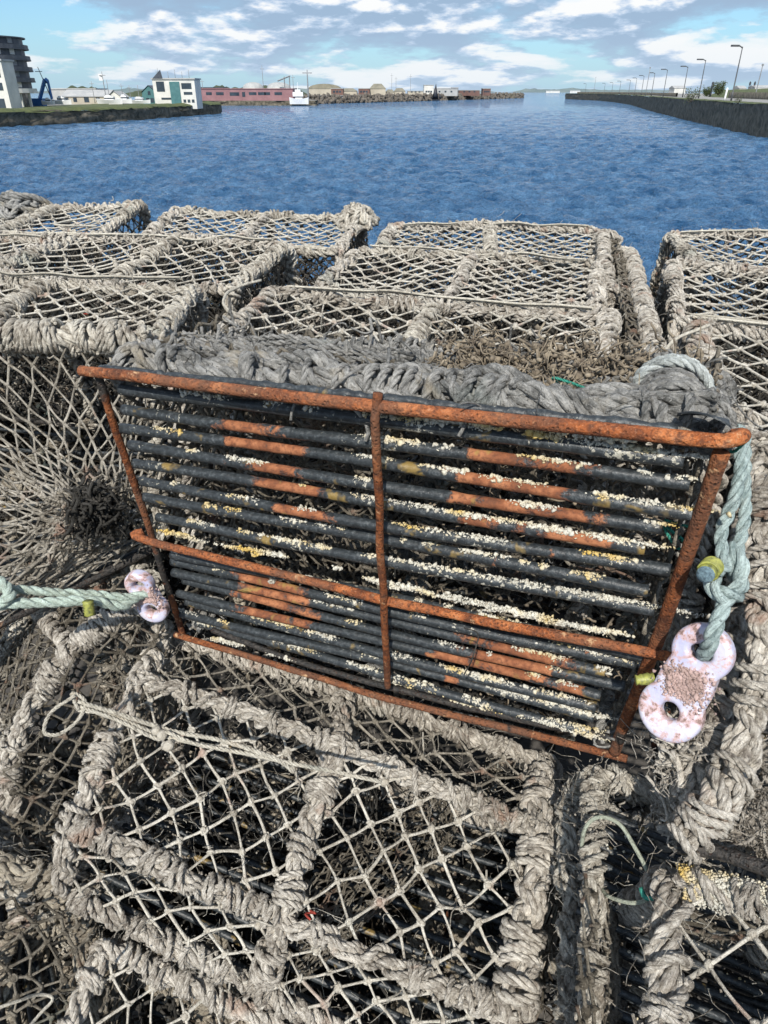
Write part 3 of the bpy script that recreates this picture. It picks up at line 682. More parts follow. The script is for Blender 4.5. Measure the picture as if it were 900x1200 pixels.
# big corner coil with a pale blue turn
mb=MB(); c0=G(.925,.015,.05); c1_=G(.90,.09,.20); wrap(mb,resample(np.array([c0,(c0+c1_)/2+V(0,0,.004),c1_]),.02),.018,.0080,pitch=.05,starts=2,hitches=4); mb.build('corner_coil','rope_dark',root)
mb=MB(); ax=unit(c1_-c0); e1=unit(np.cross(ax,V(0,0,1))); e2=np.cross(e1,ax); th=np.linspace(-2.0,2*2*PI,120); q=(c0+ax*.05)+(th/12.6*.03)[:,None]*ax+.036*(np.cos(th)[:,None]*e1+np.sin(th)[:,None]*e2); laid(mb,q,.0048,.004); mb.build('pale_turns','rope_pale',root)
mb=MB(); n_=9; tv=[]
for s_ in (0,1):
    for a in range(n_):
        for b in range(5):
            fa,fb=a/(n_-1),b/4; wd=math.sin(PI*(.12+.76*fa))**.5
            q=G(.925+.058*fa,-.016-.036*fb*wd,.022-.022*fb)+nA*(.006*math.sin(fa*3+fb*2)-.003*s_); tv.append(q)
fa_=[[s_*45+a*5+b,s_*45+(a+1)*5+b,s_*45+(a+1)*5+b+1,s_*45+a*5+b+1] for s_ in (0,1) for a in range(n_-1) for b in range(4)]
rim=[a*5 for a in range(n_)]+[(n_-1)*5+b for b in range(1,5)]+[a*5+4 for a in range(n_-2,-1,-1)]+[b for b in range(3,0,-1)]
fa_+=[[rim[k],rim[(k+1)%len(rim)],45+rim[(k+1)%len(rim)],45+rim[k]] for k in range(len(rim))]
mb.add(np.array(tv),fa_); mb.build('rubber_flap','rod',root)
for (u,v,w) in ((.72,.02,.09),(.80,.03,.10),(.97,.27,.03),(.99,.02,.02)):
    mb=MB(); q=G(u,v,w); laid(mb,spline(np.array([q+rs.randn(3)*.008 for _ in range(6)]),40),.0016,.002,S=4); mb.build('teal_twine','teal',root)
# ------------------------------------------------------------------ front creel
A0,A1,B1,B0=[R3(*q) for q in [(-.423,.918,-.872),(.254,.725,-1.021),(.188,.504,-1.131),(-.489,.697,-.982)]]
R0,R1=A0+V(0,.16,-.045),A1+V(.04,.165,-.045)
C0,C1=B0+V(-.03,-.02,-.135),B1+V(-.03,-.05,-.16)
D0,D1=R0+V(.0,.03,-.30),R1+V(.03,.03,-.26)
def creel5(label,rows,seed,group,**k):
    """rows: list of (left,right) points of the outline, front base first"""
    return rows
def outline_creel(label,rows,bars,seed,group,lod=1.,cell=.032,panels=None,rad=None,name='netted_creel',us=(0,.5,1),inner=True,hr=(.0105,.0078),br=(.0084,.0066),ropes=('rope','rope','rope'),fz=700,grate=True,gratemat='rod',netm=None,endnets=True,round_r=.05,thickend=None,hoop_rope=None):
    random.seed(seed); org=tuple((rows[0][0]+rows[0][1]+rows[-1][0]+rows[-1][1])/4)
    root=thing(name,label,'creel',org,group)
    L=lambda a,u: rows[a][0]*(1-u)+rows[a][1]*u
    allp=[]; pj={(a,u):L(a,u)+np.array([random.gauss(0,.004) for _ in range(3)]) for a in range(len(rows)) for u in us}
    for k,u in enumerate(us):
        mb=MB(); p=rounded([pj[(a,u)] for a in range(len(rows))],round_r); s=1.0 if not thickend else thickend[k]
        wrap(mb,p,hr[0]*s,hr[1]*s,lod=lod,hitches=1.7,pitch=random.uniform(.06,.085)); allp.append(resample(p,.015)); mb.build('hoop',ropes[k%3],root)
    for a in bars:
        mb=MB(); p=resample(spline(np.array([pj[(a,u)] for u in us]),30),.02); wrap(mb,p,br[0],br[1],lod=lod,hitches=1.6,pitch=random.uniform(.055,.075)); allp.append(p); mb.build('top_bar',ropes[(a+1)%3],root)
    n=0
    for a in range(len(rows)-1):
        if panels is not None and a not in panels: continue
        for k in range(len(us)-1):
            P=[pj[(a,us[k])],pj[(a,us[k+1])],pj[(a+1,us[k+1])],pj[(a+1,us[k])]]
            lu=np.linalg.norm(P[1]-P[0]); lv=(np.linalg.norm(P[3]-P[0])+np.linalg.norm(P[2]-P[1]))/2; mb=MB()
            c=net(mb,P,max(4,int(round(lu/cell))),max(3,int(round(lv/cell))),.0021,sag=-.012,jit=.13,seed=seed*31+n,slack=.05); n+=1
            if len(c): allp.append(c)
            mb.build('net_panel',(netm or {}).get(a,'twine'),root)
    if endnets:
        for e,u in enumerate((us[0],us[-1])):
            pts=[L(a,u) for a in range(len(rows))]; cen=sum(pts)/len(pts); mb=MB()
            Q=[L(0,u),L(len(rows)-1,u)]; ax=unit(Q[1]-Q[0]); w=np.cross(ax,unit(rows[0][1]-rows[0][0])); w=unit(w); 
            if w[2]<0: w=-w
            uv=np.array([[(q-Q[0])@ax,(q-Q[0])@w] for q in pts]); lo=uv.min(0);hi=uv.max(0)
            corner=[Q[0]+ax*x+w*y for x,y in ((lo[0],lo[1]),(hi[0],lo[1]),(hi[0],hi[1]),(lo[0],hi[1]))]
            net(mb,corner,int((hi[0]-lo[0])/.022),int((hi[1]-lo[1])/.022),.002,sag=.01,jit=.25,seed=seed+e,clip=(uv-lo)/(hi-lo)); mb.build('end_net','twine_dim',root)
    if inner:
        nr=len(rows)-1; mb=MB()
        T=lambda u,s,h: (L(0,u)*(1-s)+L(nr,u)*s)*(1-h)+(L(1,u)*(1-s)+L(nr-1,u)*s)*h
        net(mb,[T(us[1]+.06,.05,.0),T(us[1]+.30,.9,.0),T(us[1]+.26,.8,.85),T(us[1]+.02,.15,.9)],36,30,.0013,sag=.05,jit=.6,seed=seed+50,slack=.2,kr=1.3)
        mb.build('eye_net','twine_dim',root); mb=MB()
        net(mb,[T(us[1]-.05,.1,.05),T(us[1]+.1,.9,.0),T(us[1]+.05,.9,.9),T(us[1],.15,.8)],20,18,.0014,sag=.05,jit=.5,seed=seed+51,slack=.2,kr=1.3)
        net(mb,[T(.1,.3,.0),T(.42,.5,.0),T(.4,.6,.7),T(.15,.5,.75)],14,12,.0014,sag=.05,jit=.5,seed=seed+52,slack=.2,kr=1.3)
        mb.build('funnel_net','twine_dark',root)  # near-black inner nets, painting shade within the creel
    nr=len(rows)-1
    mb=MB(); path=resample(rounded([(L(0,0)+L(0,1))/2,L(0,1),L(nr,1),L(nr,0),L(0,0),(L(0,0)+L(0,1))/2],.03),.012); 
    wrap(mb,path,.010,.0072,lod=lod*.9,hitches=1.2) ; allp.append(path); mb.build('base_frame',ropes[2],root)
    if grate:
        mb=MB()
        for i in range(13):
            s=(i+.6)/13.2; a,b=L(0,0)*(1-s)+L(nr,0)*s,L(0,1)*(1-s)+L(nr,1)*s; mb.tube(resample(np.array([a,(a+b)/2+V(0,0,-.008),b]),.03)[None],.006,7,uvo=i,wear=.0)
        mb.build('base_grate','rod',root)
    P=np.concatenate([np.asarray(a).reshape(-1,3) for a in allp]); mb=MB(); fuzz(mb,P,fz*3,.03,.024,.00042,seed); matting(mb,P,fz//4,.010,.04,.0012,seed+1)
    mb.blobs(P[np.random.RandomState(seed).randint(0,len(P),fz*2)]+np.random.RandomState(seed+1).randn(fz*2,3)*.013,.0016,rough=.5,seed=seed); struct(mb.build('frayed_fibres','rope2',root),'stuff')
    return root,L
FG='netted creels heaped in the foreground'
rootF,LF=outline_creel('big pale roped creel in front with two wide meshed bays under the rusty grate',[(C0,C1),(B0,B1),(A0,A1),(R0,R1),(D0,D1)],(1,2,3),61,FG,netm={3:'twine_dark',2:'twine_mid'},thickend=(1.0,1.05,1.35),us=(0,.49,1))  # rear bays use darker twine, the rusty creel's shade put into their colour
# creel below it, only its upper corner in the picture
t0=W(120,1110,1.16); exF=unit(A1-A0)
g=lambda d: (t0+d, t0+d+exF*.7)
fw=unit(B0-A0)
outline_creel('low creel at the bottom edge whose roped corner shows beneath the front creel',[g(fw*.30+V(0,-.02,-.30)),g(fw*.27),g(V(0,0,0)),g(V(0,.1,-.28))],(1,2),62,FG,fz=400,lod=.95)
# arch creel at the left
base=[(30,1085,1.30),(2,880,1.27),(75,760,1.27),(185,690,1.30),(215,1000,1.42)]
rowsH=[(W(*b),W(*b)+V(-.30,.42,-.12)) for b in base]
rootH,LH=outline_creel('grey netted creel end at left, rounded rope arch filled with dim net',rowsH,(1,2,3),63,FG,netm={0:'twine_dim',1:'twine_dim',2:'twine_dim',3:'twine_dim'},ropes=('rope','rope2','rope2'),inner=False,round_r=.09,cell=.028,fz=600)
# far lower left creel, dim
base=[(-150,1230,1.05),(-120,1010,1.12),(-20,1005,1.15),(95,1050,1.18),(110,1250,1.2)]
rowsM=[(W(*b),W(*b)+V(-.25,.38,-.10)) for b in base]
outline_creel('dim fouled creel in the bottom left corner under a slack grey rope',rowsM,(1,2,3),64,FG,ropes=('rope_mat','rope2','rope_mat'),inner=False,round_r=.07,cell=.03,fz=500,netm={0:'twine_dim',1:'twine_dim',2:'twine_dim',3:'twine_dim'})
# right hand creel tipped beside the toggle
cJ=[R3(.455,.70,-1.03),R3(1.15,.50,-1.05),R3(1.2,.95,-1.0),R3(.50,1.02,-.95),R3(.525,.90,-.44),R3(1.2,.72,-.44),R3(1.22,.93,-.43),R3(.53,1.02,-.43)]
rootJ,FJ=creel('matted creel at right edge standing on end beside the white plastic toggle',cJ,FG,seed=65,lod=1,cell=.03,ropes=('rope','rope','rope'),hoop_r=(.010,.0078),bar_r=(.010,.0075),fz=900,cordline=False,inner=False,profile=[(0,0),(.03,1),(.9,1),(1,0)],panels=(0,1,2),netm='twine_dim')
mb=MB(); p=spline(np.array([W(905,560,.86),W(893,680,.83),W(888,780,.80),W(868,880,.77),W(832,950,.75),W(800,985,.75)]),50); wrap(mb,resample(p,.02),.012,.009,hitches=2); 
p2=spline(np.array([W(868,690,.90),W(856,780,.87),W(835,870,.84),W(800,940,.82)]),50); wrap(mb,resample(p2,.02),.012,.010,hitches=2); mb.build('hoop','rope',rootJ)
mb=MB(); ctr=np.array([W(x,y,.84) for x,y in ((820,890),(825,925),(850,920),(865,900),(885,950),(855,950),(830,960),(812,955),(875,930),(895,980),(800,880))]); [laid(mb,spline(ctr[np.random.RandomState(k_).permutation(11)[:5]]+np.random.RandomState(k_).randn(5,3)*.012,40),.006,.004,S=5) for k_ in range(9)]; matting(mb,ctr,420,.014,.045,.0028,70,flow=(.3,-.2,-1.2)); matting(mb,ctr,900,.018,.03,.0014,71); fuzz(mb,ctr,2500,.04,.02,.0005,72)
struct(mb.build('rope_matting','rope',rootJ),'stuff')
mb=MB(); p=wobble(resample(np.array([W(795,990,.78),W(850,1002,.76),W(930,1030,.72)]),.006),.0008); mb.tube(p[None],.0078,10,wear=.55); mb.build('steel_bar','rust_dark',rootJ)
# creel at the bottom right
K0,K1=W(795,1035,.80),W(1300,1150,.62); kf=W(775,1260,.68)-K0
rk=lambda d:(K0+d,K1+d)
rootK,LK=outline_creel('bottom right corner creel with a crusty yellowed top bar and open meshes',[rk(kf+V(0,0,-.28)),rk(kf),rk(V(0,0,0)),rk(V(.02,.12,-.28))],(1,2),66,FG,us=(0,.5,1),fz=500,hr=(.011,.0082),cell=.04,inner=False,netm={2:'twine_dim'})
mb=MB(); p=resample(np.array([K0,K0*.5+K1*.5,K1]),.005)
rs=np.random.RandomState(8); n_=4200; th_=rs.randn(n_)*.7; pp=p[rs.randint(0,int(len(p)*.45),n_)]+rs.randn(n_,3)*.0012+np.stack([np.zeros(n_),-np.sin(th_+.5)*.019,np.cos(th_+.5)*.019],1); mb.blobs(pp,rs.uniform(.0007,.0019,n_),rough=.5,seed=6); struct(mb.build('lichen_crust','crust',rootK),'stuff')
# narrow creel between, showing black base bars
l0,l1=W(697,905,.98),W(697,1230,.78)
L0,L1=l0,l0+unit(W(830,960,.95)-l0)*.30
f=l1-l0
rootL,LL=outline_creel('narrow gap creel with brown roped end hoop and black base bars showing',[(L0+f+V(0,.05,-.12),L1+f+V(0,.05,-.12)),(L0+f,L1+f),(L0,L1),(L0+V(0,.08,-.16),L1+V(0,.08,-.16))],(2,),67,FG,us=(0,1),panels=(),endnets=False,inner=False,fz=350,hr=(.0085,.0068),ropes=('rope2','rope2','rope2'))
mb=MB(); rs=np.random.RandomState(12)
for i in range(13):
    s=(i+.5)/13; a=L0+f*s+V(0,.04,-.10); b=L1+f*s+V(0.02,.03,-.10); P=resample(np.array([a,b]),.01); mb.tube(P[None],.0052,8,uvo=i,wear=.0)
mb.build('base_grate','rod',rootL)
mb=MB(); C=[]
for i in range(13):
    s=(i+.5)/13; a=L0+f*s+V(0,.04,-.094); b=L1+f*s+V(0.02,.03,-.094)
    for t in rs.rand(26):
        if math.sin(t*23+i*2)>.2: C.append(a+(b-a)*t+rs.randn(3)*.0016)
C=np.array(C); mb.blobs(C,rs.uniform(.0008,.0024,len(C)),rough=.5,seed=7); struct(mb.build('lichen_crust','crust',rootL),'stuff')
# tipped narrow creel wedged in the gap between the stacks
for lab,pts,sd in (('thin creel on its side in the gap, rope ridge ending behind the rusty one',[(.415,1.12,-.405),(.68,2.20,-.41)],81),('stub of a roped hoop standing in the gap against the water',[(.56,1.78,-.43),(.665,2.30,-.38)],82)):
    a,b=[R3(*q) for q in pts]; dn=V(0,0,-.36); rt=V(.05,-.01,0)
    outline_creel(lab,[(a+rt+dn,b+rt+dn),(a+rt,b+rt),(a,b),(a+dn,b+dn)],(1,) if sd==81 else (2,),sd,'creels wedged in the gap between the stacks',us=(0,1),lod=.75,fz=200,inner=False,endnets=True,netm={0:'twine_dim',1:'twine_dim',2:'twine_dim'},grate=False,hr=(.009,.007),round_r=.02)
# heaps of loose rope
def heap(label,cen,ext,n,r,mat,seed):
    rs=np.random.RandomState(seed); mb=MB()
    for k in range(n):
        a=rs.rand()*6.28; q=[]
        for s_ in range(9):
            a+=rs.randn()*.9+.5; rr=rs.uniform(.2,1); x,y=rr*math.cos(a),rr*math.sin(a); q.append(cen+np.array([x*ext[0],y*ext[1],ext[2]*(1-rr*rr)*rs.uniform(.2,1.1)-.01]))
        laid(mb,spline(np.array(q),110),r*rs.uniform(.8,1.15),.008,S=5)
    mb.build  # one heap, one object
    return tag(mb.build('rope_heap',mat,None,origin=cen),label,'rope heap')
heap('dark grey heap of loose rope on the far left end of the last row',R3(-1.45,2.95,-.42),(.22,.16,.10),16,.011,'rope_dark',40)
heap('pale grey hump of rope on the last row just left of the water opening',R3(-.10,2.74,-.41),(.09,.12,.075),12,.010,'rope2',43)
# ------------------------------------------------------------------ toggles, ropes, cords
def toggle(label,c,dirv,nrm,r1=.0325,r2=.0295,gap=.062,knob=True):
    cu=bpy.data.curves.new('toggle','CURVE'); cu.dimensions='2D'; cu.fill_mode='BOTH'; cu.extrude=.0045; cu.bevel_depth=.0055; cu.bevel_resolution=4
    def poly(pts):
        s=cu.splines.new('POLY'); s.points.add(len(pts)-1); s.use_cyclic_u=True
        for p,q in zip(s.points,pts): p.co=(q[0],q[1],0,1)
    ra,rb=r1-.0055,r2-.0055
    out=[]
    for k in range(27): a=-PI+.62+(2*PI-1.24)*k/26-PI/2+PI/2; out.append((math.cos(a-PI/2+PI/2)*1,math.sin(a)));
    # outline: two circles joined by a waist
    pts=[]; a0=math.radians(52)
    for k in range(25): a=PI/2+a0+(2*PI-2*a0)*k/24; pts.append((ra*math.cos(a),-0+ra*math.sin(a)))
    wv=.80*ra; pts.append((wv,gap*.5))
    for k in range(25): a=-PI/2+a0+(2*PI-2*a0)*k/24; pts.append((rb*math.cos(a),gap+rb*math.sin(a)))
    pts.append((-wv,gap*.5)); poly(pts)
    h=.0110+.0055
    poly([(h*.92*math.cos(a),h*.92*math.sin(a)) for a in np.linspace(0,2*PI,28,endpoint=False)])
    poly([(h*math.cos(a),gap+h*.8*math.sin(a)) for a in np.linspace(0,2*PI,28,endpoint=False)])
    ob=bpy.data.objects.new('tmp',cu); COL.objects.link(ob); dg=bpy.context.evaluated_depsgraph_get(); me=bpy.data.meshes.new_from_object(ob.evaluated_get(dg)); bpy.data.objects.remove(ob)
    y=unit(np.asarray(dirv,float)); z=unit(np.asarray(nrm,float)-y*(np.asarray(nrm)@y)); x=np.cross(y,z)
    co=np.zeros(len(me.vertices)*3); me.vertices.foreach_get('co',co); co=co.reshape(-1,3)@np.stack([x,y,z]); me.vertices.foreach_set('co',co.ravel().astype(np.float32))
    me.materials.clear(); me.materials.append(M['plastic']); me.shade_smooth() if hasattr(me,'shade_smooth') else None
    root=thing('toggle',label,'toggle',tuple(c)); b=bpy.data.objects.new('toggle_body',me); COL.objects.link(b); b.parent=root
    rs=np.random.RandomState(5); n=1500; q=np.stack([rs.randn(n)*.010+.002,gap*.5+rs.randn(n)*.009,.0095+rs.rand(n)*.002],1); q=q[(np.hypot(q[:,0],q[:,1])>.018)&(np.hypot(q[:,0],q[:,1]-gap)>.019)]; mb=MB(); mb.blobs(np.asarray(c)+q@np.stack([x,y,z]),np.minimum(.003,.0010*np.exp(rs.randn(len(q))*.5)),rough=.5,seed=3); struct(mb.build('barnacle_growth','barn',root),'stuff')
    return root
tc=W(787,832,.735); td=W(824,764,.715)-tc
toggle('pale lilac figure-eight plastic toggle crusted pink, hanging from the blue knotted rope',tc,td,-ray(800,800)+V(-.25,0,.25),gap=np.linalg.norm(td))
tc=W(180,712,1.13); td=W(164,684,1.11)-tc
toggle('small pale lilac plastic toggle half hidden behind the left rail of the rusty creel',tc,td,V(-.3,-.9,.5),r1=.025,r2=.023,gap=np.linalg.norm(td))
# blue rope with knot
org=W(850,650,.72); rt=thing('knotted_rope','pale blue knotted rope with a yellow taped end at the right of the rusty creel','rope',tuple(org))
mb=MB()
laid(mb,spline(np.array([W(866,500,.70),W(868,545,.69),W(860,585,.69),W(846,620,.695),W(848,655,.69),W(862,672,.70)]),60),.0062,.003)
laid(mb,spline(np.array([W(872,505,.72),W(873,560,.715),W(872,610,.71),W(862,650,.70),W(845,668,.685),W(832,662,.68)]),60),.0062,.003)
laid(mb,spline(np.array([W(862,672,.70),W(866,690,.70),W(852,700,.685),W(836,688,.69),W(838,668,.705),W(858,664,.72)]),60),.0085,.003)
laid(mb,spline(np.array([W(856,640,.70),W(868,660,.685),W(866,685,.69),W(850,705,.685),W(839,735,.680),W(830,757,.688),W(825,767,.712),W(823,772,.74)]),70),.0072,.003)
mb.build('rope','rope_blue',rt)
e0,e1=W(836,662,.675),W(827,673,.655); mb=MB(); mb.tube(resample(np.array([e0,e1]),n=9)[None],.0086,14); th=np.linspace(0,10*PI,160); ax=unit(e1-e0); x_=unit(np.cross(ax,V(0,0,1))); y_=np.cross(ax,x_); mb.tube((e0+(e1-e0)*np.linspace(.05,.75,160)[:,None]+.0092*(np.cos(th)[:,None]*x_+np.sin(th)[:,None]*y_))[None],.0011,5); mb.build('tape_band','tape',rt)
mb=MB(); mb.tube(np.array([e1-ax*.004,e1+ax*.002,e1+ax*.003])[None],np.array([[.0083,.0080,.005]]),14); mb.build('cut_end','cut',rt)
mb=MB(); q=W(755,797,.75); mb.tube(resample(np.array([q-V(.009,.0,.0),q+V(.009,0,.002)]),n=8)[None],.0062*(1+lfn(8,1,2,.1)),10); tag(mb.build('tape_scrap','tape',None,origin=q),'small yellow green tape wrapping on the lower right rail beside the toggle','tape')
# left green ropes
rt=thing('green_rope','two pale green ropes at the left edge with a yellow tape band','rope',tuple(W(60,700,1.05)))
mb=MB(); laid(mb,spline(np.array([W(-40,688,1.02),W(10,690,1.03),W(60,694,1.05),W(110,697,1.07),W(150,700,1.09),W(175,695,1.11)]),60),.0068,.0035); laid(mb,spline(np.array([W(-40,715,.99),W(10,708,1.01),W(60,706,1.03),W(105,704,1.05),W(140,710,1.08),W(160,700,1.1)]),60),.0075,.0035); laid(mb,spline(np.array([W(-40,670,1.02),W(0,682,1.02),W(10,700,1.0),W(-20,712,1.0)]),30),.0085,.0035); mb.build('rope','rope_green',rt)
mb=MB(); a=W(103,705,1.03); mb.tube(resample(np.array([a,a+V(0,-.004,-.02)]),n=9)[None],.0075*(1+.12*np.cos(np.arange(9)*PI)),10); mb.build('tape_band','tape',rt)
mb=MB(); laid(mb,spline(np.array([W(-30,1030,1.2),W(10,1035,1.19),W(50,1030,1.2),W(90,1045,1.22),W(120,1080,1.25)]),50),.009,.004); laid(mb,spline(np.array([W(-30,1045,1.19),W(20,1048,1.17),W(55,1035,1.19)]),30),.008,.004); tag(mb.build('slack_rope','rope2',None,origin=W(40,1035,1.2)),'slack blue grey rope across the lower left beneath the arch creel','rope')
# cords
def cord(label,pts,r=.0026,mat='cord',laid_=False,name='cord'):
    p=[W(*q) for q in pts]; mb=MB(); s=spline(np.array(p),120)
    if laid_: laid(mb,s,r,.004,S=4)
    else: mb.tube(wobble(resample(s,.004),.0006,8)[None],r,7)
    return tag(mb.build(name,mat,None,origin=p[0]),label,'cord')
mb=MB(); D=1.02
for k,(pts,r) in enumerate((([(92,832,1.02),(130,838,1.01),(190,862,.99),(250,875,.985),(330,892,.97),(400,906,.965),(447,916,.96)],.003),([(92,822,1.02),(150,840,1.0),(200,856,.99),(260,868,.98),(320,888,.97),(345,905,.965)],.0032),([(88,815,1.02),(60,835,1.01),(52,858,1.0),(70,860,1.0),(92,843,1.01),(100,822,1.02),(84,812,1.03),(92,832,1.015)],.0028),([(95,828,1.02),(140,845,1.0),(185,866,.985),(195,858,.98),(230,872,.98),(300,885,.975)],.003))):
    s=spline(np.array([W(*q) for q in pts]),110); laid(mb,s,r,.0035,S=4)
mb.blobs(np.array([W(190,862,.98),W(197,874,.975),W(183,856,.985)]),.008,rough=.3)
tag(mb.build('cord_bundle','cord',None,origin=W(190,860,1.0)),'bundle of thin pale cords tied across the front creel with a small loop','cord')
cord('thin greenish cord loop over the roped hoops at lower right',[(700,1040,.93),(684,1010,.92),(684,975,.9),(700,958,.89),(725,965,.88),(745,995,.86),(760,1025,.85),(762,1050,.84),(740,1058,.85),(712,1050,.88),(700,1030,.92)],.0026,'cord_green')
cord('short teal stained cord tail by the crusty bar at lower right',[(750,1040,.84),(757,1052,.83),(775,1050,.82),(788,1042,.81)],.003,'teal')
cord('thin cord pair trailing off the bottom left corner',[(-5,1182,.9),(25,1172,.92),(50,1165,.95),(62,1172,.95),(40,1195,.93),(20,1215,.9)],.0022)
cord('grey twine hanging loose in front of the lower grate bars',[(545,735,.80),(560,745,.79),(555,770,.79),(545,790,.80)],.0008,'twine_dark')
for lab,pts in (('small cord ring on the left back creel',[(-.92,2.42,-.37),(-1.0,2.36,-.36),(-1.05,2.42,-.365),(-1.0,2.50,-.36),(-.94,2.50,-.35),(-.9,2.44,-.36)]),('cord loop drooping on the rope between two creels behind the rusty creel',[(-.28,1.66,-.37),(-.34,1.58,-.375),(-.33,1.50,-.39),(-.28,1.48,-.41)]),('doubled pale cord from the right creel down into the gap',[(.60,1.30,-.37),(.52,1.26,-.39),(.46,1.18,-.44),(.44,1.15,-.5)])):
    s=spline(np.array([R3(*q) for q in pts]),50); mb=MB(); mb.tube(wobble(resample(s,.006),.001)[None],.0032,6); tag(mb.build('cord','cord',None,origin=s[0]),lab,'cord')
for i,(x,y,d,lab) in enumerate(((172,288,2.5,'red twine scrap on the net of the middle row'),(97,366,1.95,'faded red twine knot on the left creel top net'),(362,1072,1.0,'red twine scrap on the front creel middle hoop'),(500,-10,0,''),(495+204,404,1.75,'tiny red thread on the right hoop of the large meshed creel'))):
    if d==0: continue
    mb=MB(); laid(mb,spline(W(x,y,d)+np.random.RandomState(50+i).randn(5,3)*.006,30),.0016,.002,S=4); tag(mb.build('twine_scrap','red',None,origin=W(x,y,d)),lab,'twine')
# ------------------------------------------------------------------ far banks and their buildings
for nm,c1,c2,sc,rg in (('wall_dark_stone',(.04,.04,.028),(.19,.165,.125),.8,.95),('grass_bank',(.045,.065,.022),(.10,.115,.04),.5,.95),('rocks',(.07,.06,.05),(.17,.15,.125),.6,.95),('asphalt_path',(.20,.20,.19),(.30,.29,.27),.5,.9),
   ('white_render',(.50,.50,.47),(.66,.65,.61),.3,.7),('charcoal_clad',(.035,.042,.055),(.07,.08,.10),.8,.5),('pink_clad',(.20,.10,.11),(.28,.15,.16),.2,.7),('grey_roof',(.30,.31,.31),(.42,.42,.41),.3,.7),('olive_roof',(.17,.16,.12),(.26,.24,.18),.2,.8),
   ('tan_wall',(.34,.31,.25),(.45,.41,.33),.2,.85),('dark_glass',(.02,.03,.045),(.05,.07,.09),.3,.2),('redbrown',(.11,.065,.055),(.18,.10,.08),.3,.85),('crane_blue',(.03,.13,.34),(.05,.17,.42),1,.5),('steel_grey',(.16,.17,.18),(.28,.29,.30),2,.5),('white_paint',(.70,.71,.72),(.82,.82,.82),1,.5),('black_paint',(.015,.017,.025),(.035,.04,.05),1,.6),('teal_paint',(.04,.13,.14),(.07,.18,.19),1,.6),('leaf',(.035,.055,.02),(.085,.11,.04),3,.9),('bark',(.06,.05,.04),(.12,.10,.08),4,.9),('far_hill',(.10,.14,.15),(.16,.20,.20),.004,1.),('treeline',(.03,.045,.025),(.07,.085,.045),.15,1.),('lamp_steel',(.05,.055,.06),(.09,.095,.10),2,.6),('cloth',(.03,.03,.04),(.06,.06,.07),4,.9),('skin',(.5,.33,.25),(.55,.36,.28),4,.6)):
    M[nm]=mat_simple(nm,c1,c2,sc,rg,bump=.12 if nm in('wall_dark_stone','rocks') else 0,detail=8)
def X(px,y): return y*(px-450)/967.
def Zp(py,y): return 1.75-(py-107)*y/1124.
def noisy_strip(mb,line,z0,z1,back,jz=.0,seed=0,step=3.,jx=0.25):
    """a wall face following line (list of x,y), with an uneven top, and a flat top sheet reaching back"""
    rs=np.random.RandomState(seed); p=resample(np.array([(a,b,0) for a,b in line],float),step); n=len(p); rows=8
    zt=z1+lfn(n,1,4,jz,rs)[0]; d=unit(np.gradient(p,axis=0)); nx=np.stack([d[:,1],-d[:,0],d[:,0]*0],1)
    v=np.zeros((n,rows,3))
    for k in range(rows): v[:,k]=p+nx*(rs.randn(n,1)*jx*(0<k)) ; v[:,k,2]=z0+(zt-z0)*k/(rows-1)
    i,j=np.meshgrid(np.arange(n-1),np.arange(rows-1),indexing='ij'); mb.add(v.reshape(-1,3),np.stack([i*rows+j,(i+1)*rows+j,(i+1)*rows+j+1,i*rows+j+1],-1).reshape(-1,4))
def sheet(poly,z,name,mat,kind='structure'):
    mb=MB(); n=len(poly); c=np.mean(np.array(poly,float),0); mb.add([(x,y,z) for x,y in poly]+[(c[0],c[1],z)],[[i,(i+1)%n,n] for i in range(n)]); return struct(mb.build(name,mat,None,smooth=False))
# left bank
LL=[(-99,74),(-79,166),(-65,205),(-55,277)]; face=LL+[(-62,292),(-110,330)]
mb=MB(); noisy_strip(mb,face,SEA-1,-1.95,0,.12,1,jx=.3); tag(mb.build('quay_wall','wall_dark_stone',None),'dark stone quay wall along the left bank under the grass','wall')
sheet(face+[(-900,330),(-900,74)],-1.99,'left_bank_ground','asphalt_path')
rs=np.random.RandomState(9)
mb=MB(); p=resample(np.array([(a,b,0) for a,b in face[:5]],float),2.); n=len(p); prof=[(-.25,-.15),(.6,.35),(2.5,.55),(6,.5),(14,.25),(40,.06)]; v=np.zeros((n,len(prof),3)); d=unit(np.gradient(p,axis=0)); nx=np.stack([-d[:,1],d[:,0],d[:,0]*0],1)
for k,(o_,z_) in enumerate(prof): v[:,k]=p+nx*o_; v[:,k,2]=-1.95+z_+rs.randn(n)*.10*(k<4)
i,j=np.meshgrid(np.arange(n-1),np.arange(len(prof)-1),indexing='ij'); q=np.stack([i*6+j,i*6+j+1,(i+1)*6+j+1,(i+1)*6+j],-1).reshape(-1,4); mb.add(v.reshape(-1,3),q); struct(mb.build('grass','grass_bank',None),'stuff')
# second bank with pink warehouse
f2=[(-140,436),(X(262,432),432),(X(371,432),432),(X(371,432)-3,470)]
mb=MB(); noisy_strip(mb,f2,SEA-1,Zp(118,432),0,.1,2); tag(mb.build('quay_wall','wall_dark_stone',None),'low dark quay wall in front of the pink warehouse','wall')
sheet(f2+[(-900,470),(-900,436)],Zp(118,432)-.04,'far_quay_ground','asphalt_path')
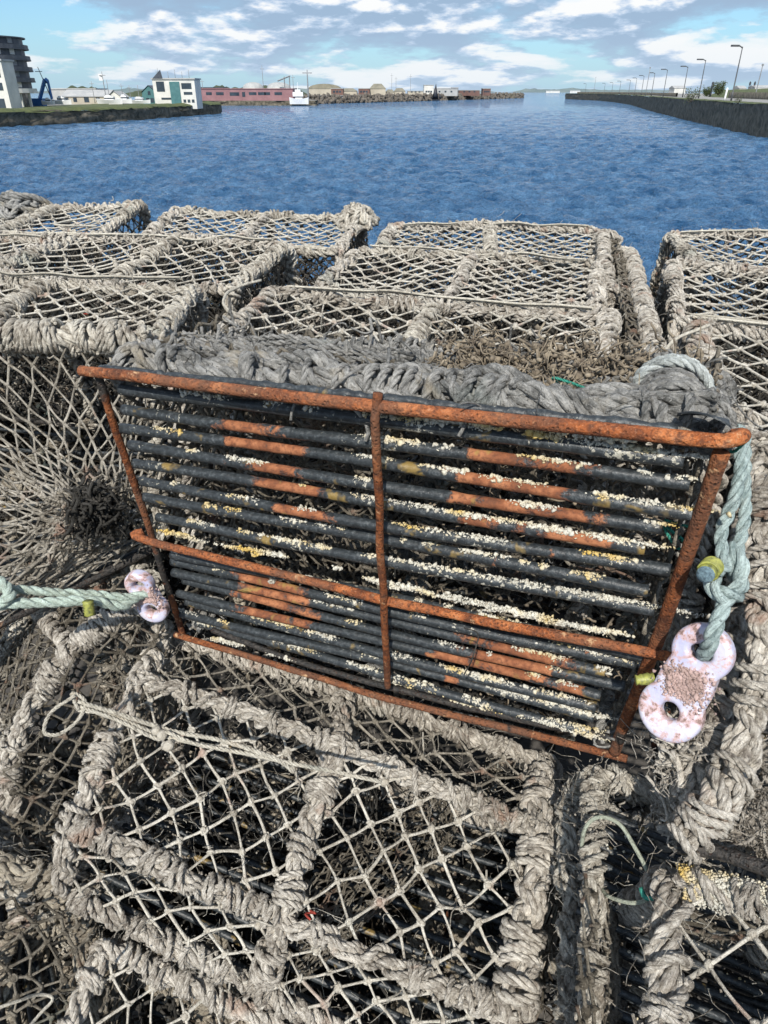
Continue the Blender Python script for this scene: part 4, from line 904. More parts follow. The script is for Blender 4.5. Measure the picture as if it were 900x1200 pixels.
# breakwater
f3=[(X(345,478),478),(X(372,487),487),(X(480,610),610),(X(560,770),770),(X(610,900),900),(X(612,930),930)]
mb=MB(); rs=np.random.RandomState(4); p=resample(np.array([(a,b,0) for a,b in f3],float),3.); C=[];R_=[]
for q in p:
    for k in range(7): C.append((q[0]+rs.randn()*1.,q[1]+k*1.1,SEA+.2+k*.62+rs.randn()*.25)); R_.append(rs.uniform(.8,1.6))
mb.blobs(np.array(C),np.array(R_),rough=.35,seed=1); struct(mb.build('rock_breakwater','rocks',None,smooth=False),'stuff')
sheet([(a,b+6) for a,b in f3]+[(X(612,1100),1100),(X(345,1100),1100)],SEA+4.1,'breakwater_ground','asphalt_path')
for k in range(3):
    a,b=((562,574,8),(575,590,9),(592,603,10))[k][:2]; y=830+k*20; mb=MB(); mb.box(((X(a,y)+X(b,y))/2,y,SEA+2.1),((X(b,y)-X(a,y))/2,3,2.2)); tag(mb.build('jetty','wall_dark_stone',None,smooth=False,origin=np.array([X(a,y),y,SEA])),('dark timber jetty block near the end of the far breakwater','middle dark jetty block off the breakwater tip','last dark jetty block at the breakwater tip')[k],'jetty')
# hills and treeline
def ridge(name,x0,x1,y,z0,h,seed,mat,step,label=None):
    rs=np.random.RandomState(seed); n=int(abs(x1-x0)/step); x=np.linspace(x0,x1,n); hh=h*(.55+.25*np.sin(x/(abs(x1-x0))*9+seed)+lfn(n,1,9,.13,rs)[0]+lfn(n,1,2,.05,rs)[0]); hh=np.maximum(hh,.1*h)*np.minimum(1,np.minimum(np.arange(n),np.arange(n)[::-1])/6.)
    mb=MB(); v=[];
    for dy,f in ((0,0),(h*.6,.75),(h*1.5,1.),(h*4,.6),(h*8,0)): v.append(np.stack([x,np.full(n,y+dy),z0+hh*f*(1+rs.randn(n)*.04)],1))
    v=np.stack(v,1); i,j=np.meshgrid(np.arange(n-1),np.arange(4),indexing='ij'); mb.add(v.reshape(-1,3),np.stack([i*5+j,(i+1)*5+j,(i+1)*5+j+1,i*5+j+1],-1).reshape(-1,4)); return struct(mb.build(name,mat,None))
ridge('hills',X(540,5000),X(700,5000),5000,SEA,16,3,'far_hill',12)
ridge('hills',X(600,7000),X(1100,7000),7000,SEA,32,4,'far_hill',20)
ridge('hills',X(-200,3000),X(420,3000),3000,SEA,24,5,'far_hill',12)
o=ridge('treeline',X(60,640),X(365,640),640,-2,8.0,6,'treeline',1.6); o['kind']='stuff'
def building(label,x0,x1,y,z0,h,depth=12,wall='white_render',roof='flat',roofm='grey_roof',rise=2.,wins=(),winm='dark_glass',name='building',cat='building',group=None,overh=.3,bays=1):
    c=np.array([(x0+x1)/2,y+depth/2,z0]); root=thing(name,label,cat,tuple(c),group); w=(x1-x0)/2
    mb=MB(); mb.box(c+[0,0,h/2-.5],(w,depth/2,h/2+.5)); 
    if roof=='gable_front': mb.add([(x0,y,z0+h),(x1,y,z0+h),(c[0],y,z0+h+rise)],[[0,1,2]])
    mb.build('wall',wall,root,smooth=False)
    mb=MB(); zt=z0+h+.02; bw=(x1-x0)/bays
    for k in range(bays):
        a=x0+k*bw-(overh if k==0 else 0); b=x0+(k+1)*bw+(overh if k==bays-1 else 0); m_=(a+b)/2; y0,y1=y-overh,y+depth+overh
        if roof=='flat': mb.box(((a+b)/2,c[1],zt+.18),((b-a)/2,depth/2+overh,.18))
        elif roof=='gable_front': mb.add([(a,y0,zt-.1),(m_,y0,zt+rise),(m_,y1,zt+rise),(a,y1,zt-.1),(b,y0,zt-.1),(b,y1,zt-.1)],[[0,1,2,3],[1,4,5,2]])
        elif roof=='gable_side': mb.add([(a,y0,zt-.1),(b,y0,zt-.1),(b,c[1],zt+rise),(a,c[1],zt+rise),(a,y1,zt-.1),(b,y1,zt-.1)],[[0,1,2,3],[3,2,5,4]]); mb.add([(a,y0,zt-.1),(a,c[1],zt+rise),(a,y1,zt-.1),(b,y0,zt-.1),(b,c[1],zt+rise),(b,y1,zt-.1)],[[0,1,2],[3,5,4]])
        elif roof=='hip': mb.add([(a,y0,zt),(b,y0,zt),(b,y1,zt),(a,y1,zt),(a+bw*.28,c[1],zt+rise),(b-bw*.28,c[1],zt+rise)],[[0,1,5,4],[2,3,4,5]]); mb.add([(a,y0,zt),(a+bw*.28,c[1],zt+rise),(a,y1,zt),(b,y0,zt),(b-bw*.28,c[1],zt+rise),(b,y1,zt)],[[0,1,2],[3,5,4]])
        elif roof=='dome':
            th=np.linspace(0,PI,13); v=[(m_-(b-a)/2*math.cos(t),yy,zt+rise*math.sin(t)) for t in th for yy in (y0,y1)]; mb.add(v,[[2*i,2*i+2,2*i+3,2*i+1] for i in range(12)]); mb.add([(m_,y0+.02,zt)]+[(m_-(b-a)/2*math.cos(t),y0+.02,zt+rise*math.sin(t)) for t in th],[[0,i+1,i+2] for i in range(12)])
    mb.build('roof',roofm,root,smooth=False)
    for (wx,wz,ww,wh) in wins:   # fractions along, metres up, size
        mb=MB(); mb.box((x0+(x1-x0)*wx,y-.03,z0+wz),(ww/2,.06,wh/2)); mb.build('window',winm,root,smooth=False)
    return root
# --- curved apartment block at the left edge
yb=205; zb=-1.9; root=thing('apartment_block','charcoal curved apartment block with stacked balconies at the left edge','building',(X(5,yb),yb,zb))
def oval(cx,cy,rx,ry,n=36): return [(cx+rx*math.cos(t),cy+ry*math.sin(t)) for t in np.linspace(0,2*PI,n,endpoint=False)]
cx=X(-34,yb+14); rx=X(40,yb+14)-cx; top=Zp(41,yb)
mb=MB(); mb.prism(oval(cx,yb+14,rx-1.2,13),zb+3.2,top); mb.build('wall','charcoal_clad',root,smooth=False)
nfl=5; fh=(top-zb-3.6)/nfl
for k in range(nfl+1):
    z=zb+3.4+k*fh; mb=MB(); mb.prism(oval(cx,yb+14,rx+(.0 if k<nfl else -.4),14),z-.14,z+.14); 
    if k<nfl: mb.prism(oval(cx,yb+14,rx-.1,13.9),z+.16,z+.9)
    mb.build('balcony','charcoal_clad' if k else 'white_render',root,smooth=False)
    if k<nfl:
        for a in (-1.9,-1.65,-1.4,-1.15,-.9,-.6,-.3):
            p=(cx+(rx-1.17)*math.cos(a),yb+14+12.97*math.sin(a)); mb=MB(); tdir=unit(np.array([-(rx)*math.sin(a),13*math.cos(a),0])); mb.box((p[0],p[1],z+1.75),(.75,.08,.65),ax=np.stack([tdir,np.array([tdir[1],-tdir[0],0]),[0,0,1]])); mb.build('window','steel_grey' if (k+int(a*10))%3 else 'white_render',root,smooth=False)
for a in np.linspace(-2.1,-.1,9):
    p=(cx+(rx-.9)*math.cos(a),yb+14+13.2*math.sin(a)); mb=MB(); mb.box((p[0],p[1],zb+1.6),(.28,.28,1.75)); mb.build('column','white_render',root,smooth=False)
mb=MB(); mb.prism(oval(cx,yb+14,rx-2.5,11.5),zb-.5,zb+3.2); mb.build('ground_floor','dark_glass',root,smooth=False)
building('white rendered wing standing in front of the curved charcoal block',X(-60,190),X(9,190),190,-1.9,Zp(72,190)+1.9,depth=6,wins=[(.90,4.6,1.0,1.5),(.90,7.2,1.2,1.6),(.72,7.2,1.2,1.6),(.72,4.6,1.2,1.6),(.8,1.2,3,2.0)])
# --- blue crane
def beam(mb,a,b,r,S=4): mb.tube(resample(np.array([a,b],float),n=4)[None],r,S)
y=235; root=thing('crane','blue knuckle boom crane among the boatyard sheds','crane',(X(44,y),y,-1.9)); P_=lambda px,py,yy=y:np.array([X(px,yy)+(0),yy,Zp(py,yy)])
mb=MB(); beam(mb,P_(42.5,121),P_(55.5,93),.55); mb.build('boom','crane_blue',root,smooth=False)
mb=MB(); beam(mb,P_(55.5,93),P_(58.5,96),.6); beam(mb,P_(58.5,95),P_(59,116),.38); mb.build('arm','crane_blue',root,smooth=False)
mb=MB(); mb.box(P_(43,121.5),(1.6,1.4,1.3)); mb.build('cab','crane_blue',root,smooth=False)
def mast(label,px,py0,py1,y,r=.09,dx=0,mat='steel_grey',cat='mast'):
    a=np.array([X(px,y),y,Zp(py1,y)]); b=np.array([X(px,y)+dx,y,Zp(py0,y)]); root=thing('mast',label,cat,tuple(a)); mb=MB(); mb.tube(resample(np.array([a,b]),n=6)[None],np.linspace(r*1.2,r*.7,6)[None],8); mb.build('pole',mat,root)
    mb=MB(); mb.box(b+[0,0,-.3-.1*abs(b[2])],(r*7,r*.6,r*.6)); mb.build('crosstree',mat,root,smooth=False); return root
mast('thin leaning mast just right of the blue crane',60,79,122,235,.14,-2.4)
r_=mast('flagpole with a white flag behind the boatyard boats',123,84,121,245,.13)
mb=MB(); a=np.array([X(121,245),245.2,Zp(87,245)]); v=[]; 
for i in range(6):
    for j in range(4): v.append(a+[-i*.25+.5,.15*math.sin(i*1.5),-j*.55])
mb.add(v,[[i*4+j,i*4+j+1,(i+1)*4+j+1,(i+1)*4+j] for i in range(5) for j in range(3)]); mb.build('flag','white_paint',r_)
for k,(px,t0_,y,lab) in enumerate(((109,95,260,'slim yacht mast left of the flagpole'),(143,98,262,'slim yacht mast above the white gabled shed'),(152,100,255,'slim yacht mast beside the dark gabled house'),(188,80,262,'tall aerial rising behind the control tower roof'),(238,93,440,'dark chimney-like mast at the left end of the pink warehouse'),(309,77,470,'tall thin aerial between the two white tanks'),(344,88,470,'ship yard mast right of the white tank'),(459,86,700,'first of the thin masts beyond the olive sheds'),(464,90,700,'second thin mast beyond the olive sheds'),(481,87,700,'lone thin mast left of the white factory'))):
    mast(lab,px,t0_,116 if y>400 else 121,y,.10 if y<400 else .16)
mast('thick dark pole at the end of the pink warehouse quay',361,82,118,432,.35)
# --- boatyard
building('long low grey roofed boatyard shed',X(70,275),X(124,275),275,-1.9,2.2,depth=14,wall='tan_wall',roof='gable_side',rise=1.9,wins=[(.12,1.2,1.2,1.2),(.3,1.2,1.2,1.2),(.55,1.2,1.6,1.4),(.8,1.2,1.2,1.2)],name='shed',cat='shed')
building('pale distant flat roofed shed behind the boatyard',X(60,330),X(112,330),330,-1.9,4.3,depth=14,wall='grey_roof',name='shed',cat='shed')
building('small white gabled cottage in the boatyard',X(125,262),X(141,262),262,-1.9,2.1,depth=8,roof='gable_front',rise=1.6,wins=[(.3,1.2,.7,.9),(.7,1.2,.7,.9)],name='cottage',cat='cottage')
building('dark teal gabled house left of the white control tower',X(166,262),X(183,262),262,-1.9,3.4,depth=9,wall='teal_paint',roof='gable_front',roofm='charcoal_clad',rise=1.9,wins=[(.35,1.2,1.,1.2),(.65,1.2,1.,1.2),(.5,3.2,.8,1.)],name='house',cat='house')
def boat(label,px,y,L,h,z,cab=True,mst=0,hull='white_paint',cat='boat',name='boat'):
    x=X(px,y); root=thing(name,label,cat,(x,y,z)); mb=MB(); n=12; v=[]
    for k in range(n+1):
        t=k/n; w=max(.03,math.sin(PI*min(1,.18+t*.82))**.7)*L*.15; sh=h*(1+.25*(2*t-1)**2)
        v+= [(x-L/2+L*t,y-w,z+sh),(x-L/2+L*t*.96+L*.02,y-w*.5,z+h*.2),(x-L/2+L*t*.96+L*.02,y+w*.5,z+h*.2),(x-L/2+L*t,y+w,z+sh)]
    mb.add(v,[[4*k+j,4*k+j+1,4*(k+1)+j+1,4*(k+1)+j] for k in range(n) for j in range(4) if j<3]+[[4*k+3,4*k,4*(k+1),4*(k+1)+3] for k in range(n)]); mb.build('hull',hull,root,smooth=False)
    if cab: mb=MB(); mb.box((x,y,z+h*1.25),(L*.18,L*.10,h*.45)); mb.box((x-L*.03,y,z+h*1.75),(L*.10,L*.07,h*.2)); mb.build('cabin','white_paint',root,smooth=False); mb=MB(); mb.box((x,y,z+h*1.32),(L*.182,L*.102,h*.13)); mb.build('window','dark_glass',root,smooth=False)
    if mst: mb=MB(); mb.tube(resample(np.array([(x,y,z+h),(x,y,z+h+mst)]),n=4)[None],.08,6); mb.build('mast','steel_grey',root)
    return root
boat('white motor boat on the hard below the blue crane',70,232,5.5,1.2,-1.7)
boat('small white cabin boat left of the crane base',54,228,3.6,1.0,-1.7)
boat('red bottomed white boat in front of the long grey shed',127,240,7.5,1.2,-1.6,hull='white_paint',mst=5)
boat('white cabin cruiser ashore before the white gabled cottage',144,242,4.5,1.3,-1.6)
boat('white sailing boat ashore left of the dark gabled house',162,246,6.5,1.0,-1.6,mst=4)
# --- white control tower
y=250; x0,x1=X(180,y),X(229,y); z0=-1.9; h=Zp(92,y)+1.9
root=building('white modern control tower with dark glass strip and slanted roof blade',x0,x1,y,z0,h*.96,depth=8,wins=[(.18,h*.70,2.4,2.6),(.30,h*.25,3.4,.5),(.80,h*.72,3.0,1.5),(.82,h*.45,2.6,.7),(.72,h*.16,.8,.8),(.82,h*.16,.8,.8),(.92,h*.16,.8,.8)],name='control_tower',cat='tower')
mb=MB(); mb.box((x0+(x1-x0)*.52,y-.12,z0+h*.44),(1.5,.14,h*.44)); mb.build('glass_strip','teal_paint',root,smooth=False)
mb=MB(); a=x0+.3; mb.add([(a,y-.4,z0+h),(a+3.,y-.4,z0+h),(a+2.6,y-.4,z0+h+2.2),(a,y-.1,z0+h),(a+3.,y-.1,z0+h),(a+2.6,y-.1,z0+h+2.2)],[[0,1,2],[3,5,4]]); mb.add([(a,y-.4,z0+h),(a+3.,y-.4,z0+h),(a+2.6,y-.4,z0+h+2.2),(a,y-.1,z0+h),(a+3.,y-.1,z0+h),(a+2.6,y-.1,z0+h+2.2)],[[0,3,4,1],[1,4,5,2],[2,5,3,0]]); mb.build('roof_blade','charcoal_clad',root,smooth=False)
for k in range(4): mb=MB(); q=np.array([x0+4.5+k*2.1,y+2,z0+h]); mb.tube(resample(np.array([q,q+[0,0,1.8+.5*(k%2)]]),n=3)[None],.07,5); mb.build('aerial','steel_grey',root)
# --- pink warehouse, tanks, ship
y=436; z0=Zp(118,432)
building('long pink clad warehouse on the far quay',X(236,y),X(343,y),y,z0,Zp(104.5,y)-z0,depth=20,wall='pink_clad',roofm='pink_clad',wins=[(.08,3.2,3,1.3),(.2,3.2,4,1.3),(.36,3.,5,1.6),(.46,2.8,1.6,2.2),(.56,3.2,4,1.3),(.66,3.2,4,1.3),(.72,3.2,3,1.3),(.84,3.2,4,1.3)],name='warehouse',cat='warehouse')
building('dull brown shed left of the pink warehouse',X(228,y+14),X(262,y+14),y+14,z0,Zp(103,y)-z0,depth=12,wall='redbrown',roofm='charcoal_clad',name='shed',cat='shed')
for a,b,lab in ((285,309,'white domed storage tank behind the pink warehouse, left one'),(313,341,'white domed storage tank behind the pink warehouse, nearest the ship')):
    yy=480; cx_=(X(a,yy)+X(b,yy))/2; rr=(X(b,yy)-X(a,yy))/2; root=thing('storage_tank',lab,'tank',(cx_,yy,z0)); mb=MB(); mb.prism(oval(cx_,yy,rr,rr),z0,Zp(103,yy)); mb.build('wall','white_render',root)
    mb=MB(); zz_=Zp(103,yy); th=np.linspace(0,PI/2,6); v=[(cx_+rr*math.cos(t)*math.cos(f),yy+rr*math.cos(t)*math.sin(f),zz_+2.9*math.sin(t)) for t in th for f in np.linspace(0,2*PI,24,endpoint=False)]; mb.add(v,[[i*24+j,i*24+(j+1)%24,(i+1)*24+(j+1)%24,(i+1)*24+j] for i in range(5) for j in range(24)]); mb.build('dome','grey_roof',root)
root=thing('loading_gantry','steel loading gantry beside the white ship','gantry',(X(335,470),470,z0)); mb=MB()
for px in (334,340): beam(mb,(X(px,470),470,z0),(X(px,470),470,Zp(90,470)),.3)
beam(mb,(X(326,470),470,Zp(95,470)),(X(341,470),470,Zp(89,470)),.35); mb.build('frame','steel_grey',root,smooth=False)
root=boat('white work ship moored at the end of the pink warehouse quay',350,428,10,3.0,SEA+.1,mst=0,name='ship',cat='ship')
mb=MB(); x=X(349,428); mb.box((x,428,SEA+5.2),(2.6,1.2,1.0)); mb.box((x,428,SEA+6.6),(1.4,1.0,.7)); mb.tube(resample(np.array([(x,428,SEA+7),(x,428,SEA+10.5)]),n=3)[None],.12,6); mb.build('wheelhouse','white_paint',root,smooth=False)
# --- sheds behind the breakwater
y=620; z0=SEA+4.1
for k,(a,b,t_,r,w_,m_,rf) in enumerate(((362,398,100,'dome',1,'olive_roof',3.2),(399,418,103,'hip',0,'olive_roof',2.),(433,452,100,'hip',0,'olive_roof',3.4),(452,462,104,'hip',0,'olive_roof',1.8),(462,475,103,'hip',0,'olive_roof',2.2))):
    building(('wide olive domed shed, first beyond the pink warehouse quay','low olive hipped shed second along the far breakwater','tallest olive hipped shed midway along the breakwater','narrow olive hipped shed between two larger ones','olive hipped shed nearest the thin masts')[k],X(a,y+k*6),X(b,y+k*6),y+k*6,z0,Zp(t_+4,y)-z0,depth=20,wall='tan_wall',roof=r,roofm=m_,rise=rf,name='shed',cat='shed',group=None)
for k,(a,b,t_,wl) in enumerate(((388,402,104,'redbrown'),(420,433,104,'redbrown'),(478,496,107,'tan_wall'),(497,508,100,'white_render'),(508,536,104,'grey_roof'),(530,537,103,'steel_grey'),(538,562,106,'redbrown'),(566,575,104,'redbrown'))):
    yy=600+k*22; building(('red brown block beside the domed olive shed','red brown block between olive sheds','long low tan store left of the white factory','tall white cube of the distant factory','long pale distant factory with a flat roof','small grey block at the right end of the pale factory','long red brown store beyond the black sails','lone red brown block near the breakwater tip')[k],X(a,yy),X(b,yy),yy,z0,max(2.,Zp(t_,yy)-z0),depth=14,wall=wl,name='industrial_block',cat='building',wins=[(.25,2.2,1.5,1.2),(.5,2.2,1.5,1.2),(.75,2.2,1.5,1.2)])
# --- black sailed boat
y=640; x=X(511,y); root=boat('black boat with a tall dark triangular sail in the channel',511.5,y,6.5,1.1,SEA,cab=False,hull='black_paint',name='sailing_boat',cat='sailing boat')
for nm,pts in (('mainsail',[(x-3.2,y,SEA+1.2),(x+2.0,y,SEA+1.2),(x-.2,y,SEA+11.8)]),('jib',[(x+2.3,y+.2,SEA+1.5),(x+4.6,y+.2,SEA+1.5),(x+2.6,y+.2,SEA+5.4)])):
    mb=MB(); a,b,c=[np.array(q,float) for q in pts]; m=(a+b+c)/3+np.array([0,-.5,0]); m2=m+np.array([0,.12,0]); mb.add([a,b,c,m,m2],[[0,1,3],[1,2,3],[2,0,3],[1,0,4],[2,1,4],[0,2,4]]); mb.build(nm,'black_paint',root)
# --- right quay
fr=[(50,60),(59,122),(80,218),(104,320),(137,453),(160,570),(172,660),(178,808),(190,830),(210,830)]
mb=MB(); noisy_strip(mb,fr[::-1],SEA-1,-.05,0,.08,7,jx=.15); tag(mb.build('quay_wall','wall_dark_stone',None),'long dark stone quay wall running away on the right','wall')
sheet([(a,b) for a,b in fr]+[(900,830),(900,60)],-.09,'right_quay_ground','asphalt_path')
def offset_strip(line,profl,name,mat,jz=.03,kind='structure',seed=0):
    rs=np.random.RandomState(seed); p=resample(np.array([(a,b,0) for a,b in line],float),3.); n=len(p); m=len(profl); d=unit(np.gradient(p,axis=0)); nx=np.stack([d[:,1],-d[:,0],d[:,0]*0],1); v=np.zeros((n,m,3))
    for k,(o_,z_) in enumerate(profl): v[:,k]=p+nx*o_; v[:,k,2]=z_+rs.randn(n)*jz
    i,j=np.meshgrid(np.arange(n-1),np.arange(m-1),indexing='ij'); mb=MB(); mb.add(v.reshape(-1,3),np.stack([i*m+j,(i+1)*m+j,(i+1)*m+j+1,i*m+j+1],-1).reshape(-1,4)); return mb.build(name,mat,None)
struct(offset_strip(fr[:8],[(-.1,-.08),(.3,.06),(1.5,.05),(4.5,-.05)],'grass','grass_bank',.04,seed=1),'stuff')
struct(offset_strip([(50,60),(59,122),(80,218),(104,320)],[(20,-.10),(22,.8),(26,2.2),(40,2.5),(120,2.6)],'grass','grass_bank',.10,seed=2),'stuff')
w_=offset_strip([(50,60),(59,122),(80,218),(92,270)],[(19.6,-.1),(19.6,1.5),(20.2,1.5),(20.2,-.1)],'low_wall','wall_dark_stone',.02,seed=3); tag(w_,'low dark retaining wall under the grass bank at far right','wall')
w_=offset_strip([(104,320),(137,453),(160,570),(172,660),(176,790)],[(9,-.1),(9,1.2),(9.6,1.2),(9.6,-.1)],'parapet_wall','wall_dark_stone',.03,seed=4); tag(w_,'long low parapet wall along the far part of the right quay','wall')
def lamp():
    root=thing('street_lamp','x','street lamp',(0,0,0),'street lamps along the right quay'); mb=MB(); mb.tube(np.array([[0,0,-.1],[0,0,1.2],[0,0,1.25],[0,0,5],[0,0,8.]],float)[None],np.array([[.17,.17,.12,.10,.08]]),8); mb.build('pole','lamp_steel',root)
    mb=MB(); mb.tube(np.array([[0,0,7.8],[-.5,0,8.05],[-1.1,0,8.1]],float)[None],.10,6); mb.build('arm','lamp_steel',root); mb=MB(); mb.box((-1.55,0,8.1),(.7,.28,.14)); mb.build('lamp_head','lamp_steel',root,smooth=False); return root
L0_=lamp(); ordn=['nearest and tallest lamp post at the right edge of the quay','second lamp post from the right','third lamp post from the right','fourth lamp post from the right','fifth lamp post from the right','sixth lamp post from the right, just left of the tall bare pole','seventh lamp post from the right','eighth lamp post from the right','ninth lamp post from the right','tenth lamp post from the right','eleventh lamp post from the right','most distant lamp post at the quay end']
for k,(px,y,sc_) in enumerate(((859,187,1),(820,245,1.),(801,295,1.),(778,335,1),(764,375,1.),(752,440,1),(744,520,1),(737,540,1),(726,600,1),(717,690,1),(708,760,1),(686,800,1))):
    o=L0_ if k==0 else copy_tree(L0_); o.location=(X(px,y),y,0); o.rotation_euler.z=.25; o.scale=(1.25,1.25,(1.28,1.2,1.15,1.15,1.1,1.1,1.1,1.0,1.0,1.0,1.,1.)[k]); o['label']=ordn[k]; o['group']='street lamps along the right quay'; o['category']='street lamp'
for px,y,h,lab in ((757,360,10.5,'tall bare pole among the quay lamps'),(696,780,13,'distant tall bare pole near the quay end'),(886,230,8,'short leaning post at far right on the grass bank')):
    root=thing('post',lab,'post',(X(px,y),y,0)); mb=MB(); mb.tube(resample(np.array([(X(px,y),y,-.1),(X(px,y)+.2,y,h)]),n=5)[None],.14,8); mb.build('pole','steel_grey',root); mb=MB(); mb.box((X(px,y)+.2,y,h),(.22,.22,.22)); mb.build('cap','steel_grey',root,smooth=False)
def bush(label,px,y,z,R,n=900,seed=0,h=1.):
    rs=np.random.RandomState(seed); c=np.array([X(px,y),y,z]); root=thing('shrub',label,'shrub',tuple(c)); mb=MB()
    tips=[]
    for k in range(14):
        a=rs.rand()*6.28; e=c+np.array([math.cos(a)*R*rs.uniform(.3,1),math.sin(a)*R*.6,R*h*rs.uniform(.7,1.7)]); p=resample(spline(np.array([c,(c+e)/2+rs.randn(3)*.15*R,e]),8),n=7); mb.tube(p[None],np.linspace(.05,.015,7)[None]*R*.6,5); tips+=list(p[2:])
    mb.build('stem','bark',root); tips=np.array(tips); q=tips[rs.randint(0,len(tips),n)]+rs.randn(n,3)*R*.16; a=unit(rs.randn(n,3))*R*.09; b=unit(np.cross(a,rs.randn(n,3)))*R*.05
    mb=MB(); mb.add(np.stack([q-a,q+b,q+a,q-b],1).reshape(-1,3),np.arange(4*n).reshape(n,4)); mb.build('foliage','leaf',root,smooth=False); return root
bush('loose green shrub sprouting on the right quay edge below the lamps',812,150,0,1.5,260,seed=1)
bush('thin low shrub on the quay edge near the right border',868,130,0,.9,120,seed=2)
bush('dark rounded bush by the second lamp post',829,215,.6,1.3,1400,seed=3)
bush('dark round bush beside the pale post',842,205,.9,1.6,1600,seed=4)
for px,y,z0_,h,w,m_,lab in ((833,215,.5,3.1,.28,'black_paint','dark upright post between the two dark bushes'),(851,190,-.05,2.3,.22,'white_paint','short pale post beside the dark round bush')):
    root=thing('bollard',lab,'bollard',(X(px,y),y,z0_)); mb=MB(); mb.tube(resample(np.array([(X(px,y),y,z0_),(X(px,y)+.15,y,z0_+h)]),n=5)[None],w,10); mb.build('shaft',m_,root); mb=MB(); mb.blobs([(X(px,y)+.15,y,z0_+h)],w*1.2,rough=.05); mb.build('cap',m_,root)
for k,px in enumerate((877,882.5)):
    y=232; z_=Zp(103.5,y); x=X(px,y); V_=[(0,0,.95),(0,0,1.25),(0,0,1.5),(0,0,1.6),(0,0,1.72),(.12,0,.9),(.14,0,.48),(.16,-.05,.05),(-.12,0,.9),(-.14,.04,.48),(-.18,.1,.05),(.22,0,1.42),(.27,0,1.12),(.25,-.1,.85),(-.22,0,1.42),(-.27,0,1.12),(-.25,-.08,.85)]
    Eg=[(0,1),(1,2),(2,3),(3,4),(0,5),(5,6),(6,7),(0,8),(8,9),(9,10),(2,11),(11,12),(12,13),(2,14),(14,15),(15,16)]; rad=[.15,.16,.13,.06,.12,.10,.075,.06,.10,.075,.06,.06,.05,.04,.06,.05,.04]
    me=bpy.data.meshes.new('person'); me.from_pydata(V_,Eg,[]); o=bpy.data.objects.new('person',me); COL.objects.link(o); o.location=(x,y,z_); o.modifiers.new('s','SKIN'); me_sk=me.skin_vertices[0] if me.skin_vertices else None
    bpy.context.view_layer.objects.active=o
    if not me.skin_vertices:
        bpy.ops.mesh.customdata_skin_add()
    for i_,r in enumerate(rad): me.skin_vertices[0].data[i_].radius=(r,r)
    me.skin_vertices[0].data[0].use_root=True; ss=o.modifiers.new('u','SUBSURF'); ss.levels=1; ss.render_levels=1; me.materials.append(M['cloth']); tag(o,('person in dark clothes walking on the right bank, left one of the two','person in dark clothes walking on the right bank, right one of the two')[k],'person')
for k,(a,b,t_) in enumerate(((640,656,106.4),(668,680,106.2),(790,803,101.5),(866,874,101),(884,905,100.5))):
    yy=2500 if k<2 else 520; z0_=-2 if k<2 else 1.5; building(('row of tiny white houses on the horizon beyond the channel mouth','tiny white houses on the horizon just left of the quay end','white low building beyond the lamps','small white building behind the walkers','white building at the right edge beyond the grass bank')[k],X(a,yy),X(b,yy),yy,z0_,max(2.,Zp(t_,yy)-z0_-1),depth=10,wall='white_render',roof='gable_side',rise=1.3,bays=1,name='house',cat='house')
# ------------------------------------------------------------------ sky, sun, camera
w=bpy.data.worlds.new('World'); scene.world=w; w.use_nodes=True; nt=w.node_tree; nt.nodes.clear()
class WT(NT):
    def __init__(s): s.t=nt
t=WT()
SUN_EL,SUN_AZ=math.radians(45),math.radians(190)   # azimuth from +Y, clockwise
sky=t.n('ShaderNodeTexSky',sky_type='NISHITA'); sky.sun_disc=False; sky.sun_elevation=SUN_EL; sky.sun_rotation=SUN_AZ; sky.air_density=1.0; sky.dust_density=.6; sky.ozone_density=2.0
tc_=t.n('ShaderNodeTexCoord'); sep=t.n('ShaderNodeSeparateXYZ'); t.l(tc_.outputs['Generated'],sep.inputs[0])
z=t.math('MAXIMUM',sep.outputs[2],0.0)
def cloud(dz):
    c=t.n('ShaderNodeCombineXYZ'); t.l(sep.outputs[0],c.inputs[0]); t.l(sep.outputs[1],c.inputs[1]); zz=t.math('ADD',z,dz)
    t.l(t.math('MULTIPLY',t.math('POWER',zz,.72),2.3),c.inputs[2])
    p=t.mapping(c.outputs[0],(1.,.8,1.)); a=t.noise(p,6.4,12,.57,.05); b=t.noise(p,2.0,3,.5)
    return t.math('ADD',t.math('MULTIPLY',a,.60),t.math('MULTIPLY',b,.40))
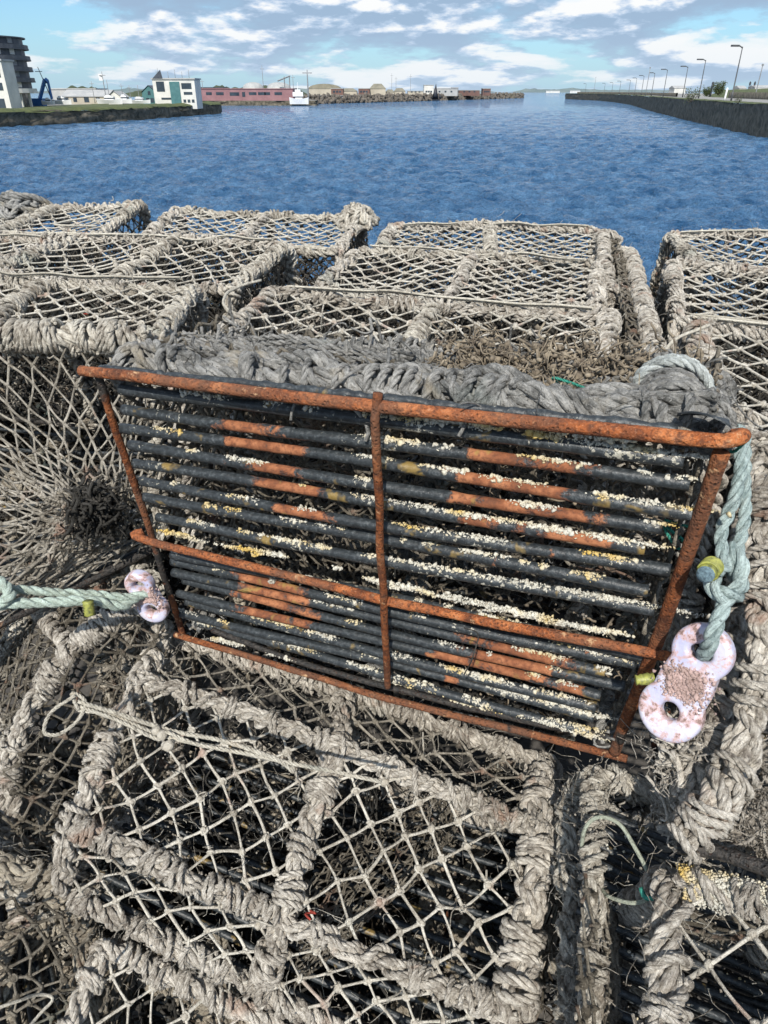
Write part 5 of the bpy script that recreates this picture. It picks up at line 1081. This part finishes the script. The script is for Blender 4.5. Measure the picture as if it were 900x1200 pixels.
d0=cloud(0.); d1=cloud(.012)
mask=t.ramp(d0,[(.462,0.),(.500,.8),(.54,1.)])
shade=t.math('ADD',t.math('MULTIPLY',t.math('SUBTRACT',d0,d1),14.),.50)
shade=t.math('SUBTRACT',shade,t.math('MULTIPLY',t.math('SUBTRACT',d0,.49),3.0),clamp=True)
cc=t.ramp(shade,[(.08,(3.3,4.9,7.0)),(.32,(5.0,6.6,8.8)),(.52,(8.2,9.1,10.4)),(.75,(11.6,11.5,11.2))])
hz=t.ramp(z,[(.0,1.),(.06,.45),(.2,0.)])
cc=t.mix(t.math('MULTIPLY',hz,.5),cc,(6.8,8.2,9.7))
skyc=t.mix(1.,sky.outputs[0],(.80,1.22,1.55),'MULTIPLY')
skyc=t.mix(t.math('MULTIPLY',hz,.65),skyc,(5.6,7.9,10.0))
final=t.mix(mask,skyc,cc)
bg=t.n('ShaderNodeBackground'); t.l(final,bg.inputs[0]); bg.inputs[1].default_value=.082
ow=t.n('ShaderNodeOutputWorld'); t.l(bg.outputs[0],ow.inputs[0])
sun=bpy.data.lights.new('sun','SUN'); sun.energy=5.0; sun.angle=math.radians(.55); sun.color=(1,.95,.87)
so=bpy.data.objects.new('sun',sun); COL.objects.link(so)
sd=Vector((math.sin(SUN_AZ)*math.cos(SUN_EL),math.cos(SUN_AZ)*math.cos(SUN_EL),math.sin(SUN_EL)))
so.rotation_euler=sd.to_track_quat('Z','Y').to_euler(); so.location=(-10,-10,20)
cam=bpy.data.cameras.new('camera'); co=bpy.data.objects.new('camera',cam); COL.objects.link(co); scene.camera=co
cam.sensor_fit='VERTICAL'; cam.sensor_height=24; cam.lens=24*832/1200; cam.clip_start=.02; cam.clip_end=60000
co.location=tuple(EYE); co.rotation_euler=(PI/2-PITCH,0,0)
scene.view_settings.view_transform='Standard'; scene.view_settings.look='None'; scene.view_settings.exposure=0.15; scene.view_settings.gamma=1
scene.cycles.max_bounces=4; scene.cycles.diffuse_bounces=2; scene.cycles.use_denoising=True
